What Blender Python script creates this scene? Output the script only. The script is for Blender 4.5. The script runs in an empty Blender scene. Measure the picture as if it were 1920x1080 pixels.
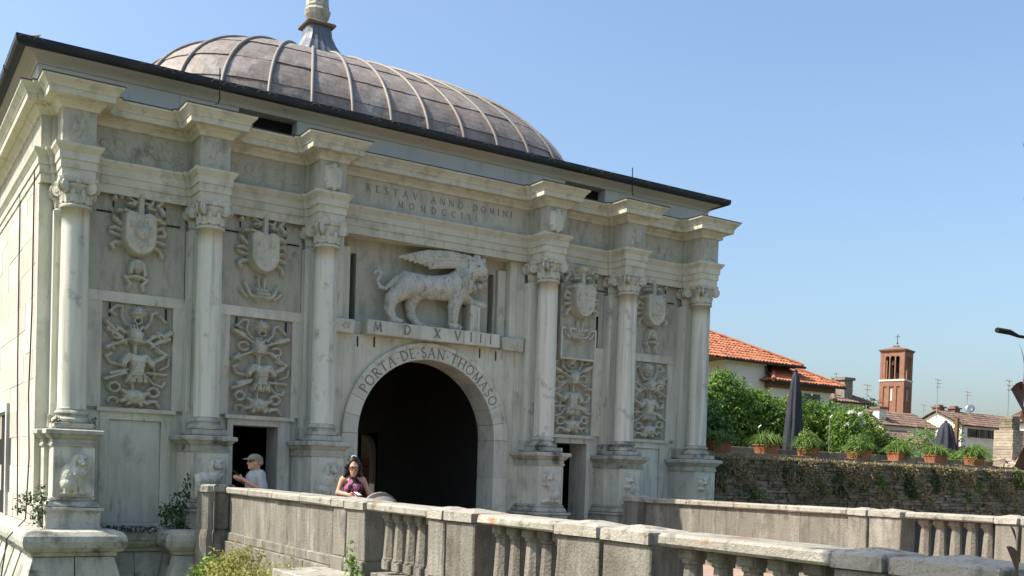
import bpy, math, random
import numpy as np
from mathutils import Matrix, Vector
random.seed(7); RNG = np.random.default_rng(7)
scene = bpy.context.scene
R = math.radians
# ------------------------------------------------------------------ camera
CAM = Vector((-9.416, -17.429, 1.529)); YAW, PITCH, ROLL = 0.5674, -0.0266, 0.0320
cam_data = bpy.data.cameras.new('camera'); cam = bpy.data.objects.new('camera', cam_data)
scene.collection.objects.link(cam)
fw = Vector((math.sin(YAW)*math.cos(PITCH), math.cos(YAW)*math.cos(PITCH), math.sin(PITCH)))
rt = Vector((math.cos(YAW), -math.sin(YAW), 0)); up = rt.cross(fw)
r2 = rt*math.cos(ROLL)+up*math.sin(ROLL); u2 = -rt*math.sin(ROLL)+up*math.cos(ROLL)
m = Matrix((r2, u2, -fw)).transposed().to_4x4(); m.translation = CAM
cam.matrix_world = m
cam_data.sensor_width = 36; cam_data.lens = 36*1928.48/1920; cam_data.shift_y = 405.58/1920
cam_data.clip_start = 0.05; cam_data.clip_end = 3000
scene.camera = cam
# ------------------------------------------------------------------ light
SUN_EL, SUN_PHI = R(50), R(22)
to_sun = Vector((-math.cos(SUN_PHI)*math.cos(SUN_EL), math.sin(SUN_PHI)*math.cos(SUN_EL), math.sin(SUN_EL)))
world = bpy.data.worlds.new('World'); scene.world = world; world.use_nodes = True
wn = world.node_tree.nodes; wl = world.node_tree.links
sky = wn.new('ShaderNodeTexSky'); sky.sky_type = 'NISHITA'; sky.sun_disc = False
sky.sun_elevation = SUN_EL; sky.sun_rotation = math.atan2(to_sun.x, to_sun.y)
sky.air_density = 1.3; sky.dust_density = 3.5; sky.ozone_density = 5.0
wl.new(sky.outputs[0], wn['Background'].inputs[0]); wn['Background'].inputs[1].default_value = 0.15
sun_data = bpy.data.lights.new('sun', 'SUN'); sun_data.energy = 5.0; sun_data.angle = R(0.53)
sun_data.color = (1.0, 0.93, 0.82)
sun = bpy.data.objects.new('sun', sun_data); scene.collection.objects.link(sun)
sun.rotation_euler = to_sun.to_track_quat('Z', 'Y').to_euler()
vs = scene.view_settings; vs.view_transform = 'Standard'; vs.look = 'None'; vs.exposure = 0.66; vs.gamma = 1.0
vs.use_curve_mapping = False
# ------------------------------------------------------------------ scene graph helpers
COL = scene.collection
def tag(o, label=None, cat=None, group=None, kind=None):
    if label: o['label'] = label
    if cat: o['category'] = cat
    if group: o['group'] = group
    if kind: o['kind'] = kind
    return o
def empty(name, loc=(0,0,0), rz=0.0):
    o = bpy.data.objects.new(name, None); COL.objects.link(o); o.location = loc; o.rotation_euler = (0,0,rz)
    o.empty_display_size = .2
    return o
def link_mesh(name, me, mat=None, parent=None, loc=None, rot=None, scale=None):
    o = bpy.data.objects.new(name, me); COL.objects.link(o)
    if mat is not None and len(me.materials) == 0: me.materials.append(mat)
    if parent is not None: o.parent = parent
    if loc is not None: o.location = loc
    if rot is not None: o.rotation_euler = rot
    if scale is not None: o.scale = scale
    return o
def copy_tree(o, parent=None):
    c = o.copy(); COL.objects.link(c)
    if parent is not None: c.parent = parent
    for ch in list(o.children): copy_tree(ch, c)
    return c
def raw_mesh(name, v, f, smooth=False):
    me = bpy.data.meshes.new(name); me.from_pydata([tuple(map(float, p)) for p in v], [], f)
    me.validate(clean_customdata=False); me.update()
    if smooth: me.polygons.foreach_set('use_smooth', [True]*len(me.polygons))
    return me
def np_mesh(name, V, Q, smooth=False):
    """V (n,3) float, Q (m,4) or (m,3) int"""
    me = bpy.data.meshes.new(name); V = np.asarray(V, np.float32); Q = np.asarray(Q, np.int32)
    k = Q.shape[1]
    me.vertices.add(len(V)); me.vertices.foreach_set('co', V.ravel())
    me.loops.add(Q.size); me.loops.foreach_set('vertex_index', Q.ravel())
    me.polygons.add(len(Q)); me.polygons.foreach_set('loop_start', np.arange(len(Q), dtype=np.int32)*k)
    me.update(calc_edges=True)
    if smooth: me.polygons.foreach_set('use_smooth', np.ones(len(Q), bool))
    return me
class MB:
    """collects shapes into one mesh"""
    def __init__(s): s.v = []; s.f = []
    def add(s, v, f):
        b = len(s.v); s.v += [tuple(p) for p in v]; s.f += [tuple(i+b for i in q) for q in f]; return s
    def box(s, x0, x1, y0, y1, z0, z1, c=0.0):
        if c <= 0:
            return s.add([(x0,y0,z0),(x1,y0,z0),(x1,y1,z0),(x0,y1,z0),(x0,y0,z1),(x1,y0,z1),(x1,y1,z1),(x0,y1,z1)],
                         [(0,3,2,1),(4,5,6,7),(0,1,5,4),(1,2,6,5),(2,3,7,6),(3,0,4,7)])
        c = min(c, (x1-x0)*.45, (y1-y0)*.45, (z1-z0)*.45)
        v = []
        for z, i in ((z0, c), (z0+c, 0), (z1-c, 0), (z1, c)):
            X0, X1, Y0, Y1 = x0+i, x1-i, y0+i, y1-i
            if i: v += [(X0,Y0,z),(X1,Y0,z),(X1,Y0,z),(X1,Y1,z),(X1,Y1,z),(X0,Y1,z),(X0,Y1,z),(X0,Y0,z)]
            else: v += [(x0+c,y0,z),(x1-c,y0,z),(x1,y0+c,z),(x1,y1-c,z),(x1-c,y1,z),(x0+c,y1,z),(x0,y1-c,z),(x0,y0+c,z)]
        f = [tuple(range(7,-1,-1)), tuple(range(24,32))]
        for r in range(3):
            for i in range(8): f.append((r*8+i, r*8+(i+1)%8, r*8+8+(i+1)%8, r*8+8+i))
        return s.add(v, f)
    def hexa(s, P):
        return s.add(P, [(0,3,2,1),(4,5,6,7),(0,1,5,4),(1,2,6,5),(2,3,7,6),(3,0,4,7)])
    def lathe(s, prof, c=(0,0,0), n=20, a0=0.0, caps=True):
        v = []; f = []
        for r, z in prof:
            for i in range(n):
                a = a0+2*math.pi*i/n; v.append((c[0]+r*math.cos(a), c[1]+r*math.sin(a), c[2]+z))
        for k in range(len(prof)-1):
            for i in range(n): f.append((k*n+i, k*n+(i+1)%n, (k+1)*n+(i+1)%n, (k+1)*n+i))
        if caps: f.append(tuple(range(n-1,-1,-1))); f.append(tuple(range((len(prof)-1)*n, len(prof)*n)))
        return s.add(v, f)
    def tube(s, pts, rad, n=6, caps=True):
        pts = [Vector(p) for p in pts]; v = []; f = []
        if not hasattr(rad, '__len__'): rad = [rad]*len(pts)
        ref = None
        for i, p in enumerate(pts):
            d = (pts[min(i+1, len(pts)-1)]-pts[max(i-1, 0)]).normalized()
            if ref is None:
                ref = d.orthogonal().normalized()
            ref = (ref-d*ref.dot(d)); ref = ref.normalized() if ref.length > 1e-6 else d.orthogonal().normalized()
            b = d.cross(ref)
            for k in range(n):
                a = 2*math.pi*k/n; v.append(p+(ref*math.cos(a)+b*math.sin(a))*rad[i])
        for i in range(len(pts)-1):
            for k in range(n): f.append((i*n+k, i*n+(k+1)%n, (i+1)*n+(k+1)%n, (i+1)*n+k))
        if caps: f.append(tuple(range(n-1,-1,-1))); f.append(tuple(range((len(pts)-1)*n, len(pts)*n)))
        return s.add(v, f)
    def disc_y(s, cx, cz, y0, y1, prof, n=16):
        """lathe about the y axis; prof list of (r, t) with t 0..1 from y1 to y0"""
        v = []; f = []
        for r, t in prof:
            for i in range(n):
                a = 2*math.pi*i/n; v.append((cx+r*math.cos(a), y1+(y0-y1)*t, cz+r*math.sin(a)))
        for k in range(len(prof)-1):
            for i in range(n): f.append((k*n+i, (k+1)*n+i, (k+1)*n+(i+1)%n, k*n+(i+1)%n))
        f.append(tuple(range((len(prof)-1)*n, len(prof)*n))[::-1])
        return s.add(v, f)
    def prism(s, poly, y0, y1):
        """polygon in (x,z) counter-clockwise seen from -y, extruded y0 (front) to y1"""
        n = len(poly); v = [(x, y0, z) for x, z in poly]+[(x, y1, z) for x, z in poly]
        f = [tuple(range(n)), tuple(range(2*n-1, n-1, -1))]
        for i in range(n): j = (i+1) % n; f.append((i, i+n, j+n, j))
        return s.add(v, f)
    def build(s, name, mat, parent=None, smooth=False, loc=None, rot=None, scale=None):
        return link_mesh(name, raw_mesh(name, s.v, s.f, smooth), mat, parent, loc, rot, scale)
    def mesh(s, name, smooth=False): return raw_mesh(name, s.v, s.f, smooth)
def box(name, b, mat, parent=None, c=0.0): return MB().box(*b, c=c).build(name, mat, parent)
def mitre(path, off):
    """offset a plan polyline to its right-hand side"""
    P = [Vector(p) for p in path]; out = []
    for i, p in enumerate(P):
        ns = []
        if i > 0: d = (p-P[i-1]).normalized(); ns.append(Vector((d.y, -d.x)))
        if i < len(P)-1: d = (P[i+1]-p).normalized(); ns.append(Vector((d.y, -d.x)))
        if len(ns) == 1: out.append(p+ns[0]*off)
        else: b = ns[0]+ns[1]; out.append(p+b*(off/max(.2, 1+ns[0].dot(ns[1]))))
    return out
def sweep(mb, path, prof, i0=None, i1=None, cap=True):
    i0 = 0 if i0 is None else i0; i1 = len(path)-1 if i1 is None else i1
    rows = [mitre(path, o) for o, z in prof]; n = len(prof); v = []; f = []
    for i in range(i0, i1+1):
        for k, (o, z) in enumerate(prof): v.append((rows[k][i].x, rows[k][i].y, z))
    for i in range(i1-i0):
        for k in range(n-1): f.append((i*n+k, (i+1)*n+k, (i+1)*n+k+1, i*n+k+1))
    if cap: f.append(tuple(range(n))[::-1]); f.append(tuple(range((i1-i0)*n, (i1-i0+1)*n)))
    return mb.add(v, f)
# ------------------------------------------------------------------ implicit solids (smooth unions of capsules and ellipsoids)
def sdf_mesh(name, prims, h, k=.03, pad=.06, bump=0.0):
    lo = np.array([1e9]*3); hi = -lo
    for q in prims:
        if q[0] == 'c':
            for p, r in ((q[1], q[3]), (q[2], q[4])): lo = np.minimum(lo, np.array(p)-r); hi = np.maximum(hi, np.array(p)+r)
        else:
            rr = max(q[2]); lo = np.minimum(lo, np.array(q[1])-rr); hi = np.maximum(hi, np.array(q[1])+rr)
    lo -= pad; hi += pad
    n = np.ceil((hi-lo)/h).astype(int)+1
    X, Y, Z = np.meshgrid(*[lo[i]+h*np.arange(n[i]) for i in range(3)], indexing='ij')
    X = X.astype(np.float32); Y = Y.astype(np.float32); Z = Z.astype(np.float32)
    S = np.full(X.shape, 9.0, np.float32)
    for q in prims:
        kk = k; sub = False
        if q[0] == 'c':
            a = np.array(q[1], float); b = np.array(q[2], float); d = b-a; L = max(d@d, 1e-9)
            t = np.clip(((X-a[0])*d[0]+(Y-a[1])*d[1]+(Z-a[2])*d[2])/L, 0, 1)
            D = np.sqrt((X-a[0]-t*d[0])**2+(Y-a[1]-t*d[1])**2+(Z-a[2]-t*d[2])**2)-(q[3]+(q[4]-q[3])*t)
            if len(q) > 5: kk = q[5]
        else:
            c = q[1]; r = np.array(q[2], float); x, y, z = X-c[0], Y-c[1], Z-c[2]
            if len(q) > 3 and q[3] is not None:
                M = q[3]; x, y, z = (M[0][0]*x+M[0][1]*y+M[0][2]*z, M[1][0]*x+M[1][1]*y+M[1][2]*z, M[2][0]*x+M[2][1]*y+M[2][2]*z)
            g = np.sqrt((x/r[0])**2+(y/r[1])**2+(z/r[2])**2); D = (g-1)*r.min()
            if len(q) > 4: kk = q[4]
        if q[0] == 's': S = np.maximum(S, -D); continue
        kk = max(kk, 1e-4); hh = np.maximum(kk-np.abs(S-D), 0)/kk
        S = np.minimum(S, D)-hh*hh*kk*.25
    if bump:
        S = S+bump*(np.sin(X*61+Y*23)*np.sin(Z*57+X*17)+.6*np.sin(X*131+Z*43)*np.sin(Y*117+Z*97)).astype(np.float32)
    neg = S < 0
    mx = np.zeros(tuple(n-1), int)
    for dx in (0, 1):
        for dy in (0, 1):
            for dz in (0, 1): mx += neg[dx:n[0]-1+dx, dy:n[1]-1+dy, dz:n[2]-1+dz]
    act = (mx > 0) & (mx < 8); idx = np.full(act.shape, -1, int); cells = np.argwhere(act); idx[act] = np.arange(len(cells))
    acc = np.zeros((len(cells), 3)); cnt = np.zeros(len(cells))
    cor = [(a, b, c) for a in (0, 1) for b in (0, 1) for c in (0, 1)]
    for a in cor:
        for ax in range(3):
            if a[ax] == 1: continue
            b = list(a); b[ax] = 1
            sa = S[cells[:,0]+a[0], cells[:,1]+a[1], cells[:,2]+a[2]]; sb = S[cells[:,0]+b[0], cells[:,1]+b[1], cells[:,2]+b[2]]
            w = (sa < 0) != (sb < 0); t = np.where(w, sa/np.where(w, sa-sb, 1), 0)
            p = np.array(a, float)[None]+np.zeros((len(cells), 3)); p[:, ax] += t
            acc[w] += p[w]; cnt[w] += 1
    V = lo+h*(cells+acc/np.maximum(cnt, 1)[:, None]); F = []
    for ax in range(3):
        o1, o2 = [(1, 2), (2, 0), (0, 1)][ax]
        sl0 = [slice(None)]*3; sl1 = [slice(None)]*3; sl0[ax] = slice(0, -1); sl1[ax] = slice(1, None)
        ch = neg[tuple(sl0)] != neg[tuple(sl1)]; e = np.argwhere(ch)
        e = e[(e[:, o1] > 0) & (e[:, o2] > 0) & (e[:, o1] < n[o1]-1) & (e[:, o2] < n[o2]-1)]
        s0 = neg[e[:,0], e[:,1], e[:,2]]
        def cid(d1, d2):
            c = e.copy(); c[:, o1] += d1; c[:, o2] += d2; return idx[c[:,0], c[:,1], c[:,2]]
        q = np.stack([cid(-1,-1), cid(0,-1), cid(0,0), cid(-1,0)], 1); q[~s0] = q[~s0][:, ::-1]; F.append(q)
    return np_mesh(name, V, np.concatenate(F), True)
def rotm(ax, ang):
    c, s = math.cos(ang), math.sin(ang)
    return {'x': ((1,0,0),(0,c,s),(0,-s,c)), 'y': ((c,0,-s),(0,1,0),(s,0,c)), 'z': ((c,s,0),(-s,c,0),(0,0,1))}[ax]
# ------------------------------------------------------------------ relief carving: a height field made of rounded strokes, bosses and plates
class Relief:
    def __init__(s, w, h, res=.011):
        s.w, s.h = w, h; nx = int(w/res)+1; nz = int(h/res)+1
        s.X, s.Z = np.meshgrid(np.linspace(-w/2, w/2, nx), np.linspace(0, h, nz), indexing='ij'); s.H = np.full(s.X.shape, -.006)
    def up(s, D): s.H = np.maximum(s.H, D)
    def boss(s, x, z, rx, rz, h, b=0.0, rot=0.0):
        c, sn = math.cos(rot), math.sin(rot); dx = s.X-x; dz = s.Z-z
        q = ((dx*c+dz*sn)/rx)**2+((-dx*sn+dz*c)/rz)**2
        s.up(np.where(q < 1, b+h*np.sqrt(np.maximum(1-q, 0)), -1))
    def pit(s, x, z, rx, rz, d):
        q = ((s.X-x)/rx)**2+((s.Z-z)/rz)**2; s.H = np.where((q < 1) & (s.H > 0), np.maximum(s.H-d*np.sqrt(np.maximum(1-q, 0)), .004), s.H)
    def line(s, pts, w0, h, w1=None, b=0.0):
        if w1 is None: w1 = w0
        n = len(pts)-1
        for i in range(n):
            (x0, z0), (x1, z1) = pts[i], pts[i+1]; dx, dz = x1-x0, z1-z0; L = max(dx*dx+dz*dz, 1e-9)
            t = np.clip(((s.X-x0)*dx+(s.Z-z0)*dz)/L, 0, 1); d = np.hypot(s.X-x0-t*dx, s.Z-z0-t*dz)
            wa = w0+(w1-w0)*(i+t)/n; q = d/wa
            s.up(np.where(q < 1, b+h*np.sqrt(np.maximum(1-q**4, 0))*(1-.16*(q < .3)), -1))
    def ring(s, x, z, rx, rz, w, h, a0=0, a1=360, b=0.0):
        k = max(6, int(abs(a1-a0)/24)); s.line([(x+rx*math.cos(R(a0+(a1-a0)*i/k)), z+rz*math.sin(R(a0+(a1-a0)*i/k))) for i in range(k+1)], w, h, b=b)
    def plate(s, fn, h, edge=.03, rim=0.0):
        d = fn(s.X, s.Z); q = np.clip(d/edge, 0, 1); s.up(np.where(d > 0, h*np.sqrt(1-(1-q)**2)+rim*(np.clip(1-np.abs(d-edge)/edge, 0, 1)), -1))
    def build(s, name, mat, parent, x, y, z, mirror=False, noise=.004, gain=1.0):
        H = np.where(s.H > 0, s.H*gain, s.H); on = H > 0
        H = np.where(on, np.maximum(H+noise*(np.sin(s.X*90+s.Z*37)*np.sin(s.Z*83-s.X*29))+noise*1.5*np.sin(s.X*210+3*np.sin(s.Z*70))*np.sin(s.Z*190+3*np.sin(s.X*60)), .003), H)
        Hs = H.copy(); Hs[1:-1,1:-1] = (H[1:-1,1:-1]*2+H[:-2,1:-1]+H[2:,1:-1]+H[1:-1,:-2]+H[1:-1,2:])/6; H = Hs
        nx, nz = H.shape; ids = np.arange(nx*nz).reshape(nx, nz)
        q = np.stack([ids[:-1,:-1], ids[1:,:-1], ids[1:,1:], ids[:-1,1:]], -1).reshape(-1, 4)
        m_ = np.maximum.reduce([H[:-1,:-1], H[1:,:-1], H[1:,1:], H[:-1,1:]]).ravel() > 0.0
        q = q[m_]; X = -s.X if mirror else s.X
        if mirror: q = q[:, ::-1]
        V = np.stack([X.ravel(), -H.ravel(), s.Z.ravel()], 1)
        us, inv = np.unique(q, return_inverse=True)
        me = np_mesh(name, V[us], inv.reshape(q.shape), True)
        return link_mesh(name, me, mat, parent, (x, y, z))
# ------------------------------------------------------------------ materials
def new_mat(name):
    m = bpy.data.materials.new(name); m.use_nodes = True; nt = m.node_tree; return m, nt, nt.nodes['Principled BSDF']
def surf(name, base, layers=(), rough=.8, bump=0.0, bscale=30.0, rand=0.0, island=0.0, metal=0.0, spec=.3, coord='pos', transl=None):
    """base colour plus layers (colour, (sx,sy,sz), lo, hi, amount[, detail]) of noise mixed over it"""
    m, nt, bs = new_mat(name); N = nt.nodes; L = nt.links
    if coord == 'pos': src = N.new('ShaderNodeNewGeometry').outputs['Position']
    else: src = N.new('ShaderNodeTexCoord').outputs['Object']
    cur = None
    for ly in layers:
        col, sc, lo, hi, amt = ly[:5]
        mp = N.new('ShaderNodeMapping'); mp.inputs['Scale'].default_value = sc; L.new(src, mp.inputs[0])
        nz = N.new('ShaderNodeTexNoise'); nz.inputs['Scale'].default_value = 1.0; nz.inputs['Detail'].default_value = ly[5] if len(ly) > 5 else 5
        nz.inputs['Roughness'].default_value = .62; L.new(mp.outputs[0], nz.inputs[0])
        mr = N.new('ShaderNodeMapRange'); mr.inputs[1].default_value = lo; mr.inputs[2].default_value = hi; mr.inputs[3].default_value = 0; mr.inputs[4].default_value = amt
        L.new(nz.outputs[0], mr.inputs[0])
        mx = N.new('ShaderNodeMix'); mx.data_type = 'RGBA'; L.new(mr.outputs[0], mx.inputs[0])
        if cur is None: mx.inputs[6].default_value = (*base, 1)
        else: L.new(cur, mx.inputs[6])
        mx.inputs[7].default_value = (*col, 1); cur = mx.outputs[2]
    def vary(cur, out, amt):
        hv = N.new('ShaderNodeHueSaturation'); mr = N.new('ShaderNodeMapRange'); mr.inputs[3].default_value = 1-amt; mr.inputs[4].default_value = 1+amt
        L.new(out, mr.inputs[0]); L.new(mr.outputs[0], hv.inputs['Value'])
        if cur is None: hv.inputs['Color'].default_value = (*base, 1)
        else: L.new(cur, hv.inputs['Color'])
        return hv.outputs[0]
    if rand: cur = vary(cur, N.new('ShaderNodeObjectInfo').outputs['Random'], rand)
    if island: cur = vary(cur, N.new('ShaderNodeNewGeometry').outputs['Random Per Island'], island)
    if cur is None: bs.inputs['Base Color'].default_value = (*base, 1)
    else: L.new(cur, bs.inputs['Base Color'])
    bs.inputs['Roughness'].default_value = rough; bs.inputs['Metallic'].default_value = metal; bs.inputs['Specular IOR Level'].default_value = spec
    if bump:
        nz = N.new('ShaderNodeTexNoise'); nz.inputs['Scale'].default_value = bscale; nz.inputs['Detail'].default_value = 8; nz.inputs['Roughness'].default_value = .65; L.new(src, nz.inputs[0])
        bp = N.new('ShaderNodeBump'); bp.inputs['Strength'].default_value = bump; bp.inputs['Distance'].default_value = .02; L.new(nz.outputs[0], bp.inputs['Height']); L.new(bp.outputs[0], bs.inputs['Normal'])
    if transl:
        tr = N.new('ShaderNodeBsdfTranslucent'); ms = N.new('ShaderNodeMixShader'); ms.inputs[0].default_value = transl
        if cur is not None: L.new(cur, tr.inputs[0])
        else: tr.inputs[0].default_value = (*base, 1)
        L.new(bs.outputs[0], ms.inputs[1]); L.new(tr.outputs[0], ms.inputs[2]); L.new(ms.outputs[0], N['Material Output'].inputs[0])
    return m
GRIME = (.10, .10, .085); OCHRE = (.40, .30, .19); WHITE = (.66, .65, .60)
M = {}
M['stone'] = surf('istrian_stone', (.58, .57, .46), [((.72,.705,.59), (.9,.9,.7), .48, .66, .75), ((.34,.26,.16), (1.1,1.1,.8), .56, .76, .4), ((.26,.25,.21), (6,6,.8), .48, .74, .5), (GRIME, (2.2,2.2,1.5), .57, .76, .6), ((.06,.06,.05), (5,5,1.6), .62, .74, .55), (GRIME, (40,40,40), .60, .76, .45)], .82, .35, 40, rand=.07)
M['slab'] = surf('greyed_slab', (.46, .445, .36), [((.46,.44,.36), (1.5,1.5,1.2), .45, .75, .6), ((.20,.19,.155), (6,6,2.0), .48, .72, .6), ((.08,.078,.063), (4,4,2.0), .60, .74, .5), ((.33,.25,.16), (.8,.8,1.2), .58, .8, .35), ((.06,.06,.05), (55,55,55), .56, .72, .5)], .88, .6, 60, rand=.05)
M['panel_back'] = surf('shaded_stained_panel', (.40, .385, .315), [((.50,.485,.40), (2,2,1.2), .45, .75, .6), ((.12,.115,.095), (7,7,1.6), .5, .75, .6), ((.28,.2,.12), (1.2,1.2,2.2), .55, .75, .45), ((.05,.05,.04), (45,45,45), .58, .74, .5)], .9, .4, 50)  # recess shade behind the trophies put into the base colour; layers are stains
M['relief'] = surf('carved_stone', (.53, .515, .415), [((.65,.63,.52), (3,3,3), .5, .75, .6), ((.19,.185,.15), (7,7,2), .5, .78, .6), ((.06,.06,.05), (14,14,9), .60, .75, .6), (GRIME, (35,35,35), .60, .78, .45)], .85, .4, 70)
M['column'] = surf('column_marble', (.63, .63, .52), [((.73,.725,.615), (2,2,.5), .5, .8, .6), ((.30,.29,.235), (9,9,.4), .48, .70, .7), (GRIME, (2.5,2.5,2.5), .60, .75, .7), ((.08,.08,.065), (7,7,.8), .64, .76, .4), ((.2,.19,.16), (26,26,5), .62, .74, .5), (GRIME, (40,40,40), .64, .78, .35)], .7, .16, 50)
M['base'] = surf('weathered_base', (.44, .435, .36), [((.60,.58,.50), (1.5,1.5,1.5), .52, .7, .5), ((.17,.17,.125), (4,4,1.5), .48, .72, .75), ((.045,.048,.036), (2.2,2.2,2.5), .54, .68, .85), ((.04,.04,.035), (30,30,30), .58, .73, .6)], .88, .6, 45, rand=.08)
M['cornice'] = surf('cornice_stone', (.57, .55, .435), [((.69,.67,.55), (1.2,1.2,1.2), .5, .7, .6), ((.36,.26,.15), (1.6,1.6,2.5), .54, .74, .5), ((.17,.16,.125), (4,4,3), .52, .74, .55), ((.06,.056,.045), (9,9,2), .62, .76, .45), (GRIME, (35,35,35), .60, .76, .4)], .85, .45, 45, rand=.08)
M['side'] = surf('side_ashlar', (.47, .44, .365), [((.58,.555,.48), (1,1,1), .48, .7, .6), ((.32,.27,.19), (2,2,.6), .53, .78, .55), (GRIME, (5,5,1.5), .64, .8, .5), (GRIME, (30,30,30), .64, .78, .35)], .85, .4, 40, rand=.12)
M['attic'] = surf('attic_plaster', (.48, .48, .44), [((.55,.525,.45), (.7,.7,2.), .5, .7, .5), ((.24,.23,.2), (3,3,.8), .56, .78, .6), (GRIME, (45,45,45), .64, .78, .35)], .85, .25, 40, rand=.03)
M['cove'] = surf('cove_stone', (.46, .435, .37), [((.36,.325,.25), (.8,.8,3), .5, .75, .5), (GRIME, (5,5,12), .60, .8, .6)], .85, .25, 40)
M['letter'] = surf('letter_fill', (.19, .18, .15), [((.32,.31,.26), (14,14,14), .45, .7, .7)], .9)
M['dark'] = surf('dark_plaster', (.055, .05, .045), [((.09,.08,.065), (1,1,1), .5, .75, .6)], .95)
M['ochre_wall'] = surf('ochre_plaster', (.42, .32, .19), [((.25,.19,.12), (2,2,2), .5, .7, .6)], .9)
M['flash'] = surf('lead_flashing', (.09, .09, .088), [((.2,.19,.17), (6,6,6), .5, .75, .6)], .6, metal=.3)
M['gutter'] = surf('gutter_metal', (.028, .032, .036), [((.07,.07,.07), (3,3,3), .5, .8, .6)], .5, metal=.4)
M['roof'] = surf('old_roof_tile', (.17, .13, .10), [((.30,.22,.15), (6,6,6), .5, .7, .7), ((.07,.065,.05), (3,3,3), .55, .75, .7)], .9, .3, 30, island=.2)
M['lead'] = surf('dome_lead', (.215, .18, .15), [((.33,.315,.30), (2.5,2.5,1.2), .48, .72, .75), ((.235,.18,.15), (.7,.7,.9), .5, .72, .6), ((.10,.085,.08), (7,7,3), .56, .78, .65), ((.40,.39,.37), (18,18,10), .58, .73, .55), ((.09,.08,.075), (5,5,.8), .56, .7, .5), ((.40,.39,.37), (9,9,.7), .60, .72, .45)], .62, .35, 14, rand=.12, metal=.15)
M['rib'] = surf('dome_rib', (.225, .205, .18), [((.20,.18,.16), (5,5,5), .5, .72, .7)], .6, .2, 20, metal=.15)
M['cap_lead'] = surf('cap_lead', (.13, .145, .16), [((.24,.25,.26), (8,8,3), .5, .75, .6)], .5, metal=.35)
M['iron'] = surf('iron', (.03, .028, .027), [((.08,.05,.035), (20,20,20), .5, .7, .6)], .8)
M['parapet'] = surf('parapet_stone', (.215, .197, .16), [((.35,.33,.275), (2.5,2.5,1.2), .5, .66, .75), ((.10,.092,.07), (11,11,.9), .48, .68, .65), ((.33,.31,.26), (14,14,1.6), .58, .70, .5), ((.09,.085,.065), (2.2,2.2,1.4), .54, .68, .6), ((.16,.155,.13), (3,3,.5), .52, .7, .6), ((.06,.058,.045), (4,4,2.2), .58, .74, .75), ((.04,.04,.03), (45,45,45), .55, .70, .6)], .9, .9, 35, rand=.10)
M['coping'] = surf('coping_stone', (.36, .335, .275), [((.50,.48,.41), (3,3,3), .5, .7, .7), ((.36,.15,.035), (1.3,1.3,1.3), .63, .69, .8), ((.33,.26,.07), (2.3,2.3,2.3), .65, .73, .6), ((.075,.07,.05), (7,7,5), .52, .70, .75), ((.04,.04,.03), (50,50,50), .57, .72, .6)], .92, 1.0, 40, rand=.08)
M['shade_post'] = M['parapet']
M['paving'] = surf('bridge_paving', (.33, .235, .185), [((.42,.32,.26), (3,3,3), .45, .7, .7), ((.2,.15,.12), (12,12,12), .52, .72, .6)], .9, .3, 30)
M['ground'] = surf('earth_ground', (.10, .105, .05), [((.18,.15,.09), (.3,.3,.3), .45, .65, .7), ((.05,.07,.025), (2,2,2), .5, .7, .7)], .95, .6, 8)
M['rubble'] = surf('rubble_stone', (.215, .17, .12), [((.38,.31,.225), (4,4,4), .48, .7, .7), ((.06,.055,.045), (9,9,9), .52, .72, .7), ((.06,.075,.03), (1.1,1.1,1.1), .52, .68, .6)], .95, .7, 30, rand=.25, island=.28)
M['rubble_lit'] = surf('sunlit_rubble', (.33, .27, .2), [((.45,.39,.31), (4,4,4), .48, .7, .7), ((.12,.11,.09), (9,9,9), .54, .72, .6)], .95, .7, 30, rand=.2, island=.25)  # lighter copy of the rubble, sunlight put into the colour
M['mortar'] = surf('mortar', (.07, .062, .05), [((.12,.10,.08), (5,5,5), .5, .7, .6)], .95)
M['terracotta'] = surf('terracotta', (.34, .125, .06), [((.42,.2,.11), (6,6,6), .5, .7, .6), ((.26,.13,.08), (12,12,3), .54, .75, .6)], .85, .2, 40, rand=.1)
M['tile'] = surf('red_roof_tile', (.36, .13, .065), [((.46,.21,.12), (5,5,5), .48, .7, .7), ((.24,.10,.06), (3,3,3), .54, .72, .6)], .85, island=.3)
M['tile_old'] = surf('brown_roof_tile', (.16, .105, .08), [((.25,.17,.13), (2,2,2), .48, .7, .7), ((.10,.08,.065), (2.5,2.5,2.5), .52, .7, .7)], .9, island=.3)
M['plaster'] = surf('white_plaster', (.66, .63, .55), [((.56,.52,.44), (.6,.6,.6), .5, .7, .5), ((.46,.43,.37), (3,3,.5), .58, .8, .4)], .9)
M['cream'] = surf('cream_plaster', (.68, .63, .50), [((.58,.52,.4), (.5,.5,.5), .5, .7, .5)], .9)
M['wood'] = surf('brown_wood', (.14, .075, .035), [((.2,.12,.06), (3,3,14), .45, .7, .7)], .7)
M['brick'] = surf('tower_brick', (.26, .125, .08), [((.34,.18,.12), (1.2,1.2,1.2), .46, .68, .7), ((.22,.10,.06), (.5,.5,.25), .52, .72, .6), ((.5,.33,.24), (9,9,14), .56, .7, .5)], .92, rand=.06)
M['tower_stone'] = surf('tower_stone', (.62, .57, .5), [((.5,.42,.35), (2,2,2), .5, .7, .5)], .9)
M['glass'] = surf('window_glass', (.02, .022, .025), (), .12, spec=.5)
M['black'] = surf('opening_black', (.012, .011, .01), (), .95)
M['shutter'] = surf('dark_shutter', (.06, .035, .028), (), .6)
M['umbrella'] = surf('umbrella_cloth', (.035, .038, .048), [((.06,.065,.08), (12,12,1), .45, .7, .7)], .85)
M['metal'] = surf('grey_metal', (.35, .36, .37), (), .45, metal=.7)
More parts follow.
